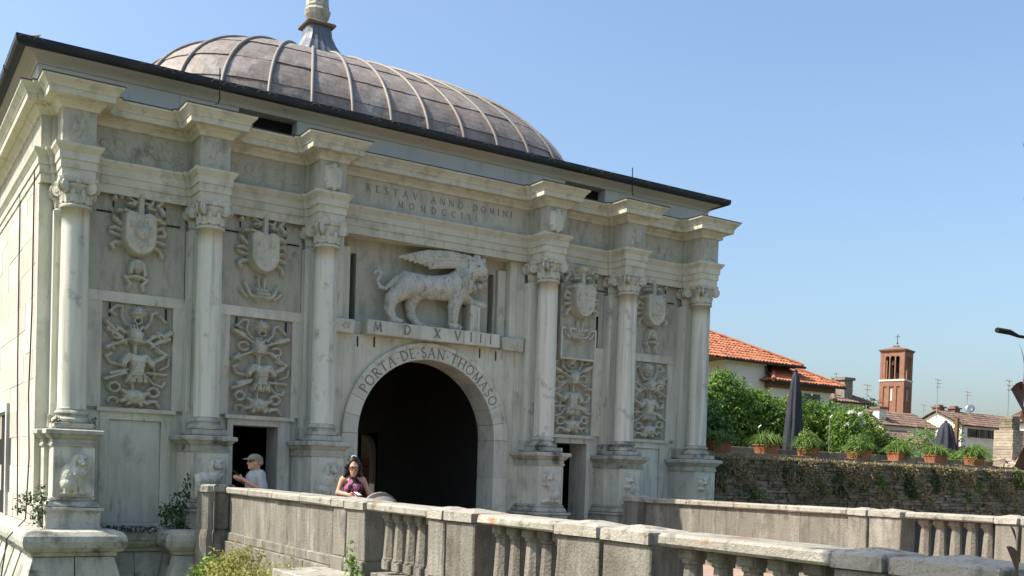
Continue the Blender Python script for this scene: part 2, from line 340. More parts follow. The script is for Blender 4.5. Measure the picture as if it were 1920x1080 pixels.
M['leaf_hedge'] = surf('hedge_leaf', (.115, .20, .022), [((.23,.32,.045), (.8,.8,.8), .46, .62, .8), ((.03,.085,.018), (1.5,1.5,1.5), .50, .64, .75)], .5, island=.45, transl=.25)
M['leaf_dark'] = surf('dark_leaf', (.03, .085, .022), [((.07,.15,.03), (.9,.9,.9), .48, .65, .8)], .45, island=.4, transl=.25)
M['leaf_bright'] = surf('bright_leaf', (.13, .23, .035), [((.22,.32,.06), (2,2,2), .46, .65, .7), ((.07,.15,.03), (2,2,2), .52, .7, .6)], .5, island=.35, transl=.4)
M['leaf_yellow'] = surf('yellow_leaf', (.26, .26, .055), [((.36,.31,.09), (2.2,2.2,2.2), .46, .62, .8), ((.13,.18,.035), (1.5,1.5,1.5), .5, .68, .8)], .6, island=.35, transl=.35)
M['leaf_fern'] = surf('fern_leaf', (.13, .22, .045), [((.22,.27,.08), (3,3,3), .48, .66, .7)], .55, island=.35, transl=.35)
M['leaf_weed'] = surf('weed_leaf', (.055, .085, .03), [((.10,.13,.04), (3,3,3), .48, .66, .7)], .6, island=.35, transl=.25)
M['dry_grass'] = surf('dry_grass', (.33, .25, .12), [((.42,.33,.17), (3,3,3), .46, .66, .7), ((.16,.16,.06), (1.2,1.2,1.2), .5, .66, .7)], .85, island=.35, transl=.2)
M['dry_leaf'] = surf('dry_leaf', (.07, .030, .016), [((.13,.055,.025), (30,30,30), .46, .66, .7)], .7, transl=.15)
M['lion'] = surf('lion_stone', (.52, .51, .43), [((.60,.58,.48), (3,3,3), .5, .72, .6), ((.19,.18,.145), (9,9,5), .5, .72, .65), ((.07,.068,.055), (16,16,12), .58, .72, .65), (GRIME, (40,40,40), .58, .74, .5)], .85, 1.0, 26)
M['silhouette'] = surf('dark_twig', (.016, .011, .009), (), .9)
M['flower'] = surf('white_flower', (.75, .73, .68), (), .7, transl=.3)
M['bark'] = surf('bark', (.09, .065, .045), [((.15,.115,.08), (14,14,3), .46, .66, .7)], .95, .5, 30)
M['cable'] = surf('cable', (.05, .04, .06), (), .6)
# ================================================================== the setting
box('ground', (-600, 900, -600, 900, -2.4, -1.9), M['ground'])['kind'] = 'structure'
box('riverbank', (-40, 40, -60, -14.5, -1.9, -.03), M['ground'])['kind'] = 'structure'
deck = MB().hexa([(-4.2,-14.5,-.6),(4.5,-14.5,-.6),(4.5,.5,-.6),(-4.2,.5,-.6),(-4.2,-14.5,-.07),(4.5,-14.5,-.07),(4.5,.5,0),(-4.2,.5,0)]).build('bridge_deck', M['paving']); deck['kind'] = 'structure'
box('terrace_garden', (7.4, 500, 2.95, 700, -1.85, 2.30), M['ground'])['kind'] = 'structure'
# ================================================================== the city gate
gate = empty('city_gate', (0, 0.5, 0))
gate_inv = Matrix.Translation((0, -.5, 0))
tag(gate, 'pale stone city gate with columns, carved reliefs, round arch and lead dome', 'city gate')
def G(o, parent=None):
    """make a world-placed mesh a part of the gate"""
    o.parent = parent or gate
    if parent is None or parent is gate: o.matrix_parent_inverse = gate_inv
    else: o.matrix_parent_inverse = Matrix.Identity(4)
    return o
def gb(name, b, mat, c=0.0): return G(box(name, b, mat, None, c))
CX = [-6.582, -4.474, -2.4, 2.4, 4.474, 6.582]
W, RC = .48, .54                                       # wall face, recessed panel face
# ---- walls behind the order (with the real openings)
st = M['stone']
for s in (-1, 1):
    def mb(x0, x1, y0, y1, z0, z1, name='wall', mat=st, c=0.0):
        return gb(name, (min(s*x0, s*x1), max(s*x0, s*x1), y0, y1, z0, z1), mat, c)
    mb(3.86, 6.99, RC, 1.1, 0, 5.95); mb(3.04, 3.86, RC, 1.1, 2.29, 5.95)
    mb(1.96, 3.04, RC, 1.1, 0, 5.95); mb(1.823, 1.96, .50, 1.1, 0, 4.36)
    # door frame, trophy frame, bands (bay next the arch)
    mb(2.82, 3.04, W, RC, 0, 2.29, 'door_jamb'); mb(3.86, 3.96, W, RC, 0, 2.29, 'door_jamb')
    mb(2.82, 3.96, W, RC, 2.29, 2.40, 'door_lintel'); mb(2.76, 4.02, .42, RC, 2.40, 2.465, 'lintel_moulding', M['cornice'])
    mb(2.66, 2.82, W, RC, 2.465, 4.2, 'panel_stile'); mb(3.96, 4.21, W, RC, 2.465, 4.2, 'panel_stile')
    mb(2.66, 4.21, W-.01, RC, 4.2, 4.37, 'panel_rail'); mb(2.68, 4.19, .49, RC, 4.374, 5.95, 'upper_panel', M['slab'])
    # blind door, trophy frame (outer bay)
    mb(4.74, 4.93, W, RC, 2.465, 4.2, 'panel_stile'); mb(6.07, 6.32, W, RC, 2.465, 4.2, 'panel_stile')
    mb(4.74, 6.32, W-.01, RC, 4.2, 4.37, 'panel_rail'); mb(4.76, 6.30, .49, RC, 4.374, 5.95, 'upper_panel', M['slab'])
    mb(4.86, 6.13, .42, RC, 2.40, 2.465, 'lintel_moulding', M['cornice']); mb(4.93, 6.07, .485, RC, 2.27, 2.40, 'door_lintel')
    mb(4.93, 5.09, .485, RC, .55, 2.27, 'door_jamb'); mb(5.93, 6.07, .485, RC, .55, 2.27, 'door_jamb')
    mb(5.10, 5.92, .525, RC, .56, 2.26, 'blind_door_panel'); mb(4.74, 4.93, .50, RC, .5, 2.40, 'panel_stile'); mb(6.07, 6.32, .50, RC, .5, 2.40, 'panel_stile')
    mb(4.85, 6.2, .28, RC, .30, .56, 'step', M['base'], .02); mb(4.85, 6.2, .06, RC, .28, .42, 'step', M['base'], .02)
    mb(6.85, 7.05, W, .6, .5, 5.95, 'corner_pier', M['stone'])
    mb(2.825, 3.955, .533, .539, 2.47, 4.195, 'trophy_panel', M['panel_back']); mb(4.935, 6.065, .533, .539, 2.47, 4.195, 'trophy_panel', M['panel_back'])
    # interior shell
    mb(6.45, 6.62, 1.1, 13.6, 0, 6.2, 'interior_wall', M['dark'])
    if s > 0: mb(6.75, 7.03, .6, 14.0, -2, 7.9, 'side_wall', M['side'])
for s in (-1, 1):
    xs = sorted((s*2.2, s*2.35))
    for a, b, z0, z1 in ((1.1,7.5,0,6.2), (7.5,8.9,2.6,6.2), (8.9,13.4,0,6.2)):
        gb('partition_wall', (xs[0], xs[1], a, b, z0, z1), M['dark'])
gb('chamber_wall', (3.6, 3.7, 6.5, 10.5, 0, 4), M['ochre_wall'])
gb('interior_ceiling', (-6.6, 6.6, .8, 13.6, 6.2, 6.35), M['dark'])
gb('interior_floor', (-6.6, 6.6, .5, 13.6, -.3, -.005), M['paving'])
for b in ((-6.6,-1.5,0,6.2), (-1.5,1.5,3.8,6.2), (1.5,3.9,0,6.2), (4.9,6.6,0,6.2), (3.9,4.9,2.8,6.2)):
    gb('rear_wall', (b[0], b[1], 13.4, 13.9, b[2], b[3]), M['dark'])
arc = [(4.4+.5*math.cos(R(180-k*18)), 2.3+.5*math.sin(R(180-k*18))) for k in range(11)]
G(MB().prism([(3.9,2.8)]+[(4.4+.5*math.cos(R(180+0-k*18)), 2.3+.5*math.sin(R(180-k*18))) for k in range(6)]+[(4.4,2.8)], 13.42, 13.85).build('arch_spandrel', M['dark']))
G(MB().prism([(4.4,2.8)]+[(4.4+.5*math.cos(R(90-k*18)), 2.3+.5*math.sin(R(90-k*18))) for k in range(6)]+[(4.9,2.8)], 13.42, 13.85).build('arch_spandrel', M['dark']))
gb('passage_wall', (3.2, 6.2, 15.0, 15.2, 0, 3.6), M['ochre_wall']); gb('passage_roof', (3.0, 6.4, 13.9, 15.2, 3.6, 3.75), M['dark'])
for k in range(6): gb('brick_course', (5.0, 5.9, 14.93, 15.0, .25+k*.3, .50+k*.3), M['brick'])
# ---- the central bay: arch, spandrels, ledge, lion niche
AZ, RI, RO = 2.26, 1.5, 1.82
for s in (-1, 1):
    a, b = sorted((s*RI, s*RO))
    for z0, z1 in ((0, .72), (.724, 1.5), (1.504, 2.257)): gb('arch_jamb_stone', (a, b, .455, 1.1, z0, z1), M['stone'])
    n = 14; pts = [(s*RO*math.cos(R(90*k/n)), AZ+RO*math.sin(R(90*k/n))) for k in range(n+1)]
    poly = [(s*(RO+.003), AZ)]+pts[1:]+[(0, 4.108), (s*(RO+.003), 4.108)]
    poly = [(x, z) for x, z in poly]
    v = []; f = []
    top = [(s*(RO+.002), 4.11) if p[1] < AZ+1.29 else (p[0], 4.11) for p in pts]
    for p, t in zip(pts, top): v += [(p[0], .50, p[1]), (t[0], .50, max(t[1], p[1]))]
    for k in range(n): q = (2*k, 2*k+1, 2*k+3, 2*k+2); f.append(q if s < 0 else q[::-1])
    G(link_mesh('spandrel', raw_mesh('spandrel', v, f), st)); gb('spandrel_backing', ((0, RO, .56, 1.1, 4.09, 4.36) if s > 0 else (-RO, 0, .56, 1.1, 4.09, 4.36)), st)
NV = 15
for k in range(NV):
    a0, a1 = 180-180*k/NV-.12, 180-180*(k+1)/NV+.12; v = []; f = []; ns = 4
    prof = [(RI, 1.1), (RI, .46), (RI+.02, .452), (RO-.085, .452), (RO-.075, .43), (RO-.03, .42), (RO, .43), (RO, .60)]
    for i in range(ns+1):
        a = R(a0+(a1-a0)*i/ns)
        for r, y in prof: v.append((r*math.cos(a), y, AZ+r*math.sin(a)))
    n = len(prof)
    for i in range(ns):
        for j in range(n-1): f.append((i*n+j, i*n+j+1, (i+1)*n+j+1, (i+1)*n+j))
    f.append(tuple(range(n))[::-1]); f.append(tuple(range(ns*n, ns*n+n)))
    G(link_mesh('voussoir', raw_mesh('voussoir', v, f), M['stone']))
gb('wall', (-2.14, -1.95, W, .8, 0, 5.95), st); gb('wall', (1.95, 2.14, W, .8, 0, 5.95), st)
for b in ((-1.952,-1.625,4.36,6.0), (-1.625,-1.5,5.66,6.0), (-1.5,1.42,4.36,6.0), (1.42,1.545,5.66,6.0), (1.545,1.952,4.36,6.0)):
    gb('niche_back', (b[0], b[1], .75, 1.1, b[2], b[3]), M['slab'])
for x0 in (-1.625, 1.42):
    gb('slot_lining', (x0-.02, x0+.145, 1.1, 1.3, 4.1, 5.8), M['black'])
for x0, x1 in ((-1.45,-.72), (-.716,.02), (.024,.62), (.624,.89), (.894,1.11), (1.114,1.45)):
    gb('ledge_stone', (x0, x1, .27+random.uniform(-.006,.006), .75, 4.11, 4.38+random.uniform(-.004,.004)), M['stone'], .012)
for x0, x1 in ((-2.10,-1.66), (1.58,2.10)): gb('corbel_stone', (x0, x1, .38, .75, 4.10, 4.36), M['stone'], .012)
gb('niche_reveal', (1.80, 1.955, .50, .75, 4.38, 5.93), M['stone']); gb('niche_reveal', (-1.955, -1.86, .50, .75, 4.38, 5.93), M['stone'])
gb('niche_soffit', (-1.95, 1.95, .50, .75, 5.93, 6.0), M['cornice'])
for x0, x1 in ((-1.855,-1.66), (1.60,1.79)): gb('niche_strip', (x0, x1, .66, .75, 4.4, 5.75), M['stone'])
for x, z in ((-1.2,4.02), (1.12,4.02), (-1.54,4.0), (1.5,4.0)): gb('iron_cramp', (x-.012, x+.012, .485, .50, z-.12, z+.07), M['iron'])
# ---- pilasters, columns, pedestals
def capital_mesh():
    mb_ = MB(); mb_.lathe([(.205,-.035),(.232,-.025),(.236,0),(.225,.02),(.195,.03),(.198,.15),(.215,.25),(.25,.33)], n=24)
    def leaf(a, r0, z0, h, w, out):
        rows = 5; v = []; f = []
        for i in range(rows+1):
            t = i/rows; ww = w*(1-.55*t**2); rr = r0+.012+out*t**2.2; zz = z0+h*(t if t < .85 else .85+(.85-t)*.6)
            for k in (-1, -.5, 0, .5, 1):
                aa = a+k*ww/max(rr, .1); rk = rr+(.022 if k == 0 else (.012 if abs(k) == .5 else 0)); v.append((rk*math.cos(aa), rk*math.sin(aa), zz))
        for i in range(rows):
            for k in range(4): f.append((i*5+k, i*5+k+1, i*5+k+6, i*5+k+5))
        mb_.add(v, f)
    for k in range(8): leaf(k*math.pi/4, .2, .03, .17, .070, .035); leaf((k+.5)*math.pi/4, .2, .05, .25, .06, .04)
    for k in range(4):
        a = math.pi/4+k*math.pi/2; ca, sa = math.cos(a), math.sin(a); c = Vector((.30*ca, .30*sa, .275)); t = Vector((-sa, ca, 0)); o = Vector((ca, sa, 0)); v = []; f = []
        prof = [(.035,-.062),(.06,-.05),(.095,-.05),(.098,-.03),(.06,-.02),(.06,-.012),(.09,0),(.06,.012),(.06,.02),(.098,.03),(.095,.05),(.06,.05),(.035,.062)]; n = 14
        for r, d in [(.001,-.062)]+[(p[0], p[1]) for p in prof]+[(.001,.062)]:
            for i in range(n):
                b = 2*math.pi*i/n; v.append(c+t*d+(o*math.cos(b)+Vector((0,0,1))*math.sin(b))*r)
        m_ = len(prof)+2
        for j in range(m_-1):
            for i in range(n): f.append((j*n+i, j*n+(i+1)%n, (j+1)*n+(i+1)%n, (j+1)*n+i))
        mb_.add(v, f); mb_.tube([(.2*ca,.2*sa,.17), (.24*ca,.24*sa,.26), (.29*ca,.29*sa,.365)], .03, 6)
        b = k*math.pi/2; mb_.lathe([(.01,-.04),(.045,-.02),(.05,.02),(.02,.05)], (.235*math.cos(b), .235*math.sin(b), .36), 8)
    ab = []
    for k in range(4):
        a = math.pi/4+k*math.pi/2; nx_ = a+math.pi/2
        ab += [(.36*math.cos(a-.10), .36*math.sin(a-.10)), (.36*math.cos(a+.10), .36*math.sin(a+.10))]
        for t in (.25, .5, .75):
            p = Vector((math.cos(a), math.sin(a)))*.36*(1-t)+Vector((math.cos(nx_), math.sin(nx_)))*.36*t; p *= 1-.10*math.sin(math.pi*t); ab.append((p.x, p.y))
    n = len(ab); v = [(x*.93, y*.93, .345) for x, y in ab]+[(x, y, .375) for x, y in ab]+[(x*1.02, y*1.02, .41) for x, y in ab]
    f = [tuple(range(n-1,-1,-1)), tuple(range(2*n, 3*n))]
    for r in range(2):
        for i in range(n): f.append((r*n+i, r*n+(i+1)%n, (r+1)*n+(i+1)%n, (r+1)*n+i))
    mb_.add(v, f); return mb_.mesh('capital')
cap_me = capital_mesh(); cap_me.materials.append(M['relief'])
prof = [(.214,2.36),(.222,2.375),(.213,2.39)]
for k in range(11):
    t = k/10; prof.append((.212-.014*t**1.6, 2.40+(5.50-2.40)*t))
prof += [(.21,5.485),(.212,5.505),(.198,5.52)]
shaft_me = MB().lathe(prof, n=40).mesh('shaft', True)
for p in shaft_me.polygons:
    if len(p.vertices) > 4: p.use_smooth = False
shaft_me.materials.append(M['column'])
bm_ = MB(); bm_.box(-.29,.29,-.29,.29,2.062,2.15, c=.008); bm_.lathe([(.27,2.15),(.292,2.17),(.292,2.21),(.265,2.235),(.24,2.245),(.235,2.27),(.25,2.285),(.262,2.305),(.25,2.33),(.225,2.345),(.222,2.36)], n=32)
cbase_me = bm_.mesh('column_base'); cbase_me.materials.append(M['base'])
pil_me = None
def prof_sweep(name, path, prof, mat, parent=None, i0=None, i1=None):
    mb_ = MB(); sweep(mb_, path, prof, i0, i1); o = mb_.build(name, mat); return G(o, parent)
for i, x in enumerate(CX):
    c = empty('column'); G(c); c.location = (x, 0, 0)
    link_mesh('shaft', shaft_me, None, c); link_mesh('column_base', cbase_me, None, c)
    link_mesh('capital', cap_me, None, c, (0, 0, 5.52))
    pl = empty('pilaster'); G(pl); pl.location = (x, 0, 0)
    box('shaft', (-.27, .27, .30, .535, 2.07, 5.51), M['column'], pl)
    for zc, hh in ((3.15, .55), (4.75, .55)):
        for sx in (-1, 1):
            v = MB().box(min(sx*.20,sx*.265), max(sx*.20,sx*.265), .285, .30, 2.45, 5.4).build('edge_moulding', M['column'], pl) if zc == 3.15 else None
    link_mesh('capital', cap_me, None, pl, (0, .36, 5.52), None, (1.12, .42, .98))
    box('pilaster_base', (-.30, .30, .27, .535, 2.07, 2.30), M['base'], pl, .02)
    pd = empty('pedestal'); G(pd); pd.location = (x, 0, 0)
    path = [(-.37,.53), (-.37,.14), (-.30,.14), (-.30,-.30), (.30,-.30), (.30,.14), (.37,.14), (.37,.53)]
    core = MB(); v = [(px, py, z) for z in (.5, 2.055) for px, py in path]; n = len(path)
    core.add(v, [tuple(range(n))[::-1][::-1], tuple(range(n, 2*n))]+[(k, (k+1)%n, n+(k+1)%n, n+k) for k in range(n)])
    core.build('dado', M['stone'], pd)
    for nm, pr in (('pedestal_cornice', [(0,1.78),(.025,1.785),(.03,1.82),(.015,1.825),(.015,1.90),(.04,1.905),(.06,1.93),(.085,1.965),(.12,1.975),(.122,2.03),(.10,2.045),(.0,2.052)]),
                   ('pedestal_base', [(0,1.0),(.02,.985),(.035,.955),(.02,.94),(.045,.92),(.07,.88),(.075,.85),(0,.845)]),
                   ('plinth', [(.075,.842),(.13,.835),(.135,.80),(.09,.78),(.085,.545),(.10,.54),(.10,.505),(0,.50)][::-1] if False else [(0,.843),(.13,.835),(.135,.80),(.09,.775),(.085,.55),(.10,.545),(.10,.505),(0,.50)])):
        mbp = MB(); sweep(mbp, path, pr if nm != 'plinth' else pr[::-1]); mbp.build(nm, M['base'] if nm != 'dado' else st, pd)
    for (x0, x1, z0, z1) in ((-.30,-.27,1.02,1.76), (.27,.30,1.02,1.76)): MB().box(x0, x1, -.312, -.30, z0, z1).build('dado_frame', M['stone'], pd)
# ---- entablature: path of the face with its breaks forward over each column
path = [(-7.05, 14.0), (-7.05, .36)]
groups = []; YB, YP, YR = -.22, .28, .36
for x in CX:
    a = len(path)-1
    path += [(x-.31, YR), (x-.31, YP), (x-.245, YP), (x-.245, YB), (x+.245, YB), (x+.245, YP), (x+.31, YP), (x+.31, YR)]
    groups.append((a+1, a+8))
path += [(7.05, .36), (7.05, 14.0)]
segs = [(0, 1), (1, groups[0][0])]
for i, g in enumerate(groups):
    segs.append(g)
    if i < 5: segs.append((g[1], groups[i+1][0]))
segs += [(groups[5][1], len(path)-2), (len(path)-2, len(path)-1)]
P_ARCH = [(-.04,5.93),(0,5.93),(0,6.07),(.02,6.075),(.022,6.20),(.042,6.205),(.045,6.32),(.055,6.33),(.075,6.36),(.105,6.40),(.11,6.438),(-.04,6.44)]
P_FRZ = [(-.04,6.442),(0,6.442),(0,6.97),(-.04,6.97)]
P_COR = [(-.04,6.972),(0,6.972),(.035,6.98),(.05,7.02),(.085,7.05),(.12,7.065),(.125,7.10),(.14,7.105),(.25,7.112),(.255,7.20),(.27,7.205),(.29,7.245),(.33,7.29),(.36,7.315),(.37,7.345),(-.04,7.365)]
P_COR = [(o*.93 if o > 0 else o, z) for o, z in P_COR]
P_FLA = [(.05,7.366),(.352,7.348),(.357,7.362),(.05,7.382)]
def sub(path, segs_, name, prof, mat):
    for (a, b) in segs_:
        prof_sweep(name, path, prof, mat, None, a, b)
sub(path, segs, 'architrave', P_ARCH, M['cornice']); sub(path, segs, 'frieze', P_FRZ, M['slab'])
sub(path, segs, 'cornice', P_COR, M['cornice'])
prof_sweep('cornice_flashing', path, P_FLA, M['flash'])
for x in CX: gb('entablature_core', (x-.242, x+.242, -.217, .6, 5.932, 7.355), M['cornice'])
gb('entablature_core', (-7.0, 7.0, .365, 1.0, 6.0, 7.355), M['cornice'])
gb('entablature_core', (-7.045, -6.7, .7, 13.9, 5.95, 7.355), M['cornice']); gb('entablature_core', (6.7, 7.045, .7, 13.9, 5.95, 7.355), M['cornice'])
# ---- attic, cove, gutter, tiled eave
for x0, x1 in ((-7.1,-3.90), (-2.85,3.05), (4.10,7.1)):
    x = x0
    while x < x1-.01:
        L = min(random.uniform(.9,1.6), x1-x)
        if x1-x-L < .4: L = x1-x
        gb('attic_block', (x+.002, x+L-.002, .45+random.uniform(-.003,.003), .8, 7.2, 7.78), M['attic']); x += L
for x0, x1 in ((-3.90,-2.85), (3.05,4.10)):
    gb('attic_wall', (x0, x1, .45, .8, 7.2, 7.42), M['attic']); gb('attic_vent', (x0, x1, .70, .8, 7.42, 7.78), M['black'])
gb('attic_wall', (-7.1, -6.8, .8, 14, 7.2, 7.78), M['attic']); gb('attic_wall', (6.8, 7.1, .8, 14, 7.2, 7.78), M['attic'])
apath = [(-7.1, 14), (-7.1, .45), (7.1, .45), (7.1, 14)]
for a in range(3):
    prof_sweep('attic_cove', apath, [(-.3,7.782),(0,7.782),(.02,7.785),(.025,7.81),(.012,7.815),(.03,7.85),(.09,7.885),(.17,7.91),(.21,7.93),(.21,7.955),(-.3,7.96)], M['cove'], None, a, a+1)
gut = empty('gutter'); G(gut)
for a in range(3):
    mbg = MB(); sweep(mbg, apath, [(.20,7.96),(.22,7.925),(.27,7.915),(.33,7.93),(.36,7.97),(.365,8.05),(.35,8.055),(.34,7.99),(.25,7.99),(.2,8.0)], a, a+1); o = mbg.build('gutter_length', M['gutter'], gut)
MB().tube([(-7.38,6.3,7.93),(-7.5,6.35,7.82),(-7.42,6.4,7.6),(-7.2,6.4,7.45),(-7.16,6.4,.5)], .045, 8).build('downpipe', M['gutter'], gut)
for y in (1.6,2.7,3.8,4.9,6.0): MB().tube([(-7.42,y,8.06),(-7.47,y+.02,8.03),(-7.45,y,7.9)], .012, 5).build('gutter_bracket', M['iron'], gut)
# roof pitch round the dome
RZ0, RZ1 = 8.02, 8.75
rv = [(-7.42,.13,RZ0),(7.42,.13,RZ0),(7.42,13.97,RZ0),(-7.42,13.97,RZ0),(-5,2.6,RZ1),(5,2.6,RZ1),(5,11.5,RZ1),(-5,11.5,RZ1)]
G(link_mesh('roof', raw_mesh('roof', rv, [(0,1,5,4),(1,2,6,5),(2,3,7,6),(3,0,4,7),(4,5,6,7),(0,3,2,1)]), M['roof']))
tb = MB(); tv = []
for k in range(9):
    a = math.pi*k/8; tv.append((-.085*math.cos(a), .05*math.sin(a)))
tv_out = tv; n = len(tv)
tile_v = [(x, 0, z+.0) for x, z in tv]+[(x*.85, .34, z*.85+.03) for x, z in tv]+[(x*.82, 0, z*.78) for x, z in tv]
tile_f = [(k, k+1, n+k+1, n+k) for k in range(n-1)]+[(k+1, k, 2*n+k, 2*n+k+1) for k in range(n-1)]
tile_me = raw_mesh('eave_tile', tile_v, tile_f, True); tile_me.materials.append(M['roof'])
roof_o = [o for o in gate.children if o.name.startswith('roof')][0]
sl = math.atan2(RZ1-RZ0, 2.47)
for k in range(76):
    x = -7.34+k*.1957; o = link_mesh('eave_tile', tile_me, None, roof_o, (x+random.uniform(-.008,.008), .10+random.uniform(-.02,.02), RZ0-.035+random.uniform(0,.012)), (sl+random.uniform(-.03,.03), random.uniform(-.05,.05), random.uniform(-.05,.05)))
for k in range(30):
    y = .25+k*.1957; o = link_mesh('eave_tile', tile_me, None, roof_o, (-7.42+random.uniform(-.02,.02), y, RZ0-.035), (sl, 0, -math.pi/2))
for x, y0, z0, z1 in ((-4.35,.12,8.0,7.9), (4.55,.12,8.0,7.9)):
    G(MB().tube([(x,.10,8.25),(x,.08,7.72),(x-.05,-.02,7.62),(x-.12,-.12,7.56)], .012, 5).build('iron_stay', M['iron']))
# ---- the dome: lead panels between ribs
DY, DRX, DRY, DZ, DH, DN, DM = 7.25, 5.15, 5.58, 8.44, 2.88, 1.78, 4.87
def dome_pt(t, th, o=0.0):
    a = math.sin(t*math.pi/2); den = (abs(math.cos(th))**DM+abs(math.sin(th))**DM)**(-1/DM)
    m_ = den if a > .0 else 1; m_ = den
    z = DZ+DH*max(0, 1-a**DN)**(1/DN)
    p = Vector((DRX*a*math.cos(th)*m_, DY+DRY*a*math.sin(th)*m_, z))
    if o: nrm = Vector((p.x/DRX**2, (p.y-DY)/DRY**2, max(.02, (z-DZ)/DH**2))).normalized(); p += nrm*o
    return p
dome = empty('dome'); G(dome); TS = [.10, .36, .56, .72, .86, 1.0]
side_th = []
for x in (-3.78,-2.94,-2.10,-1.26,-.42,.42,1.26,2.10,2.94,3.78): side_th.append(math.atan2(-(1-abs(x/DRX)**DM)**(1/DM), x/DRX)+2*math.pi)
RIBS = sorted([(t+k*math.pi/2) % (2*math.pi) for t in side_th for k in range(4)]+[R(45+90*k) for k in range(4)]); NR = len(RIBS)
link_mesh('drum', raw_mesh('drum', [tuple(dome_pt(1, 2*math.pi*k/96, .01)) for k in range(96)]+[(*dome_pt(1, 2*math.pi*k/96, .01).xy, 7.9) for k in range(96)], [(k, (k+1)%96, 96+(k+1)%96, 96+k)[::-1] for k in range(96)], True), M['lead'], dome)
inner = [dome_pt(t, 2*math.pi*k/96, -.05) for t in np.linspace(.02, 1, 20) for k in range(96)]
link_mesh('dome_shell', raw_mesh('dome_shell', inner, [(i*96+k, (i+1)*96+k, (i+1)*96+(k+1)%96, i*96+(k+1)%96) for i in range(19) for k in range(96)], True), M['lead'], dome)
for k in range(NR):
    th0 = RIBS[k]; th1 = RIBS[(k+1) % NR]+(2*math.pi if k == NR-1 else 0)
    for j in range(5):
        sh = random.uniform(-.02, .02) if 0 < j else 0
        t0, t1 = TS[j]+.0, TS[j+1]+.012*(j < 4); v = []; f = []; nt, nh = 5, 4; dz = random.uniform(0, .012); tw = random.uniform(-.012, .012)
        for a in range(nt+1):
            tt = t0+(t1-t0)*a/nt
            for b in range(nh+1):
                v.append(dome_pt(tt+tw*(b/nh-.5)*(0 < a < nt), th0+(th1-th0)*b/nh, 0.018*a/nt+dz-.006*math.sin(b*2.1+a*1.3+k)))
        for a in range(nt):
            for b in range(nh): f.append((a*(nh+1)+b, (a+1)*(nh+1)+b, (a+1)*(nh+1)+b+1, a*(nh+1)+b+1))
        e = nt*(nh+1); w0 = len(v)
        for b in range(nh+1): v.append(dome_pt(t1, th0+(th1-th0)*b/nh, -.02))
        for b in range(nh): f.append((e+b, w0+b, w0+b+1, e+b+1))
        link_mesh('lead_panel', raw_mesh('lead_panel', v, f, False), M['lead'], dome)
    pts = [dome_pt(t, th0, .035) for t in np.linspace(.12, .995, 22)]
    MB().tube(pts, .035, 7).build('rib', M['rib'], dome, True)
# lead cap under the statue: flared, fluted, with a slab
capo = empty('finial'); G(capo); DY = 6.98
fl = MB(); v = []; f = []; cp = [(.80,11.0),(.66,11.45),(.52,11.75),(.39,11.98),(.31,12.18),(.285,12.42)]; n = 40
for r, z in cp:
    for i in range(n):
        a = 2*math.pi*i/n+R(45); den = (abs(math.cos(a))**5+abs(math.sin(a))**5)**(-1/5); q = r*den*(1+.05*(i % 2)); v.append((q*math.cos(a), DY+q*math.sin(a), z))
for j in range(len(cp)-1):
    for i in range(n): f.append((j*n+i, j*n+(i+1)%n, (j+1)*n+(i+1)%n, (j+1)*n+i))
fl.add(v, f); fl.build('lead_skirt', M['cap_lead'], capo)
MB().box(-.37,.37,DY-.37,DY+.37,12.40,12.48, c=.03).build('slab', M['roof'], capo)
MB().lathe([(.20,12.48),(.22,12.58),(.30,12.70),(.33,12.80),(.30,12.86),(.27,12.88)], (0,DY,0), 12).build('bowl', M['slab'], capo)
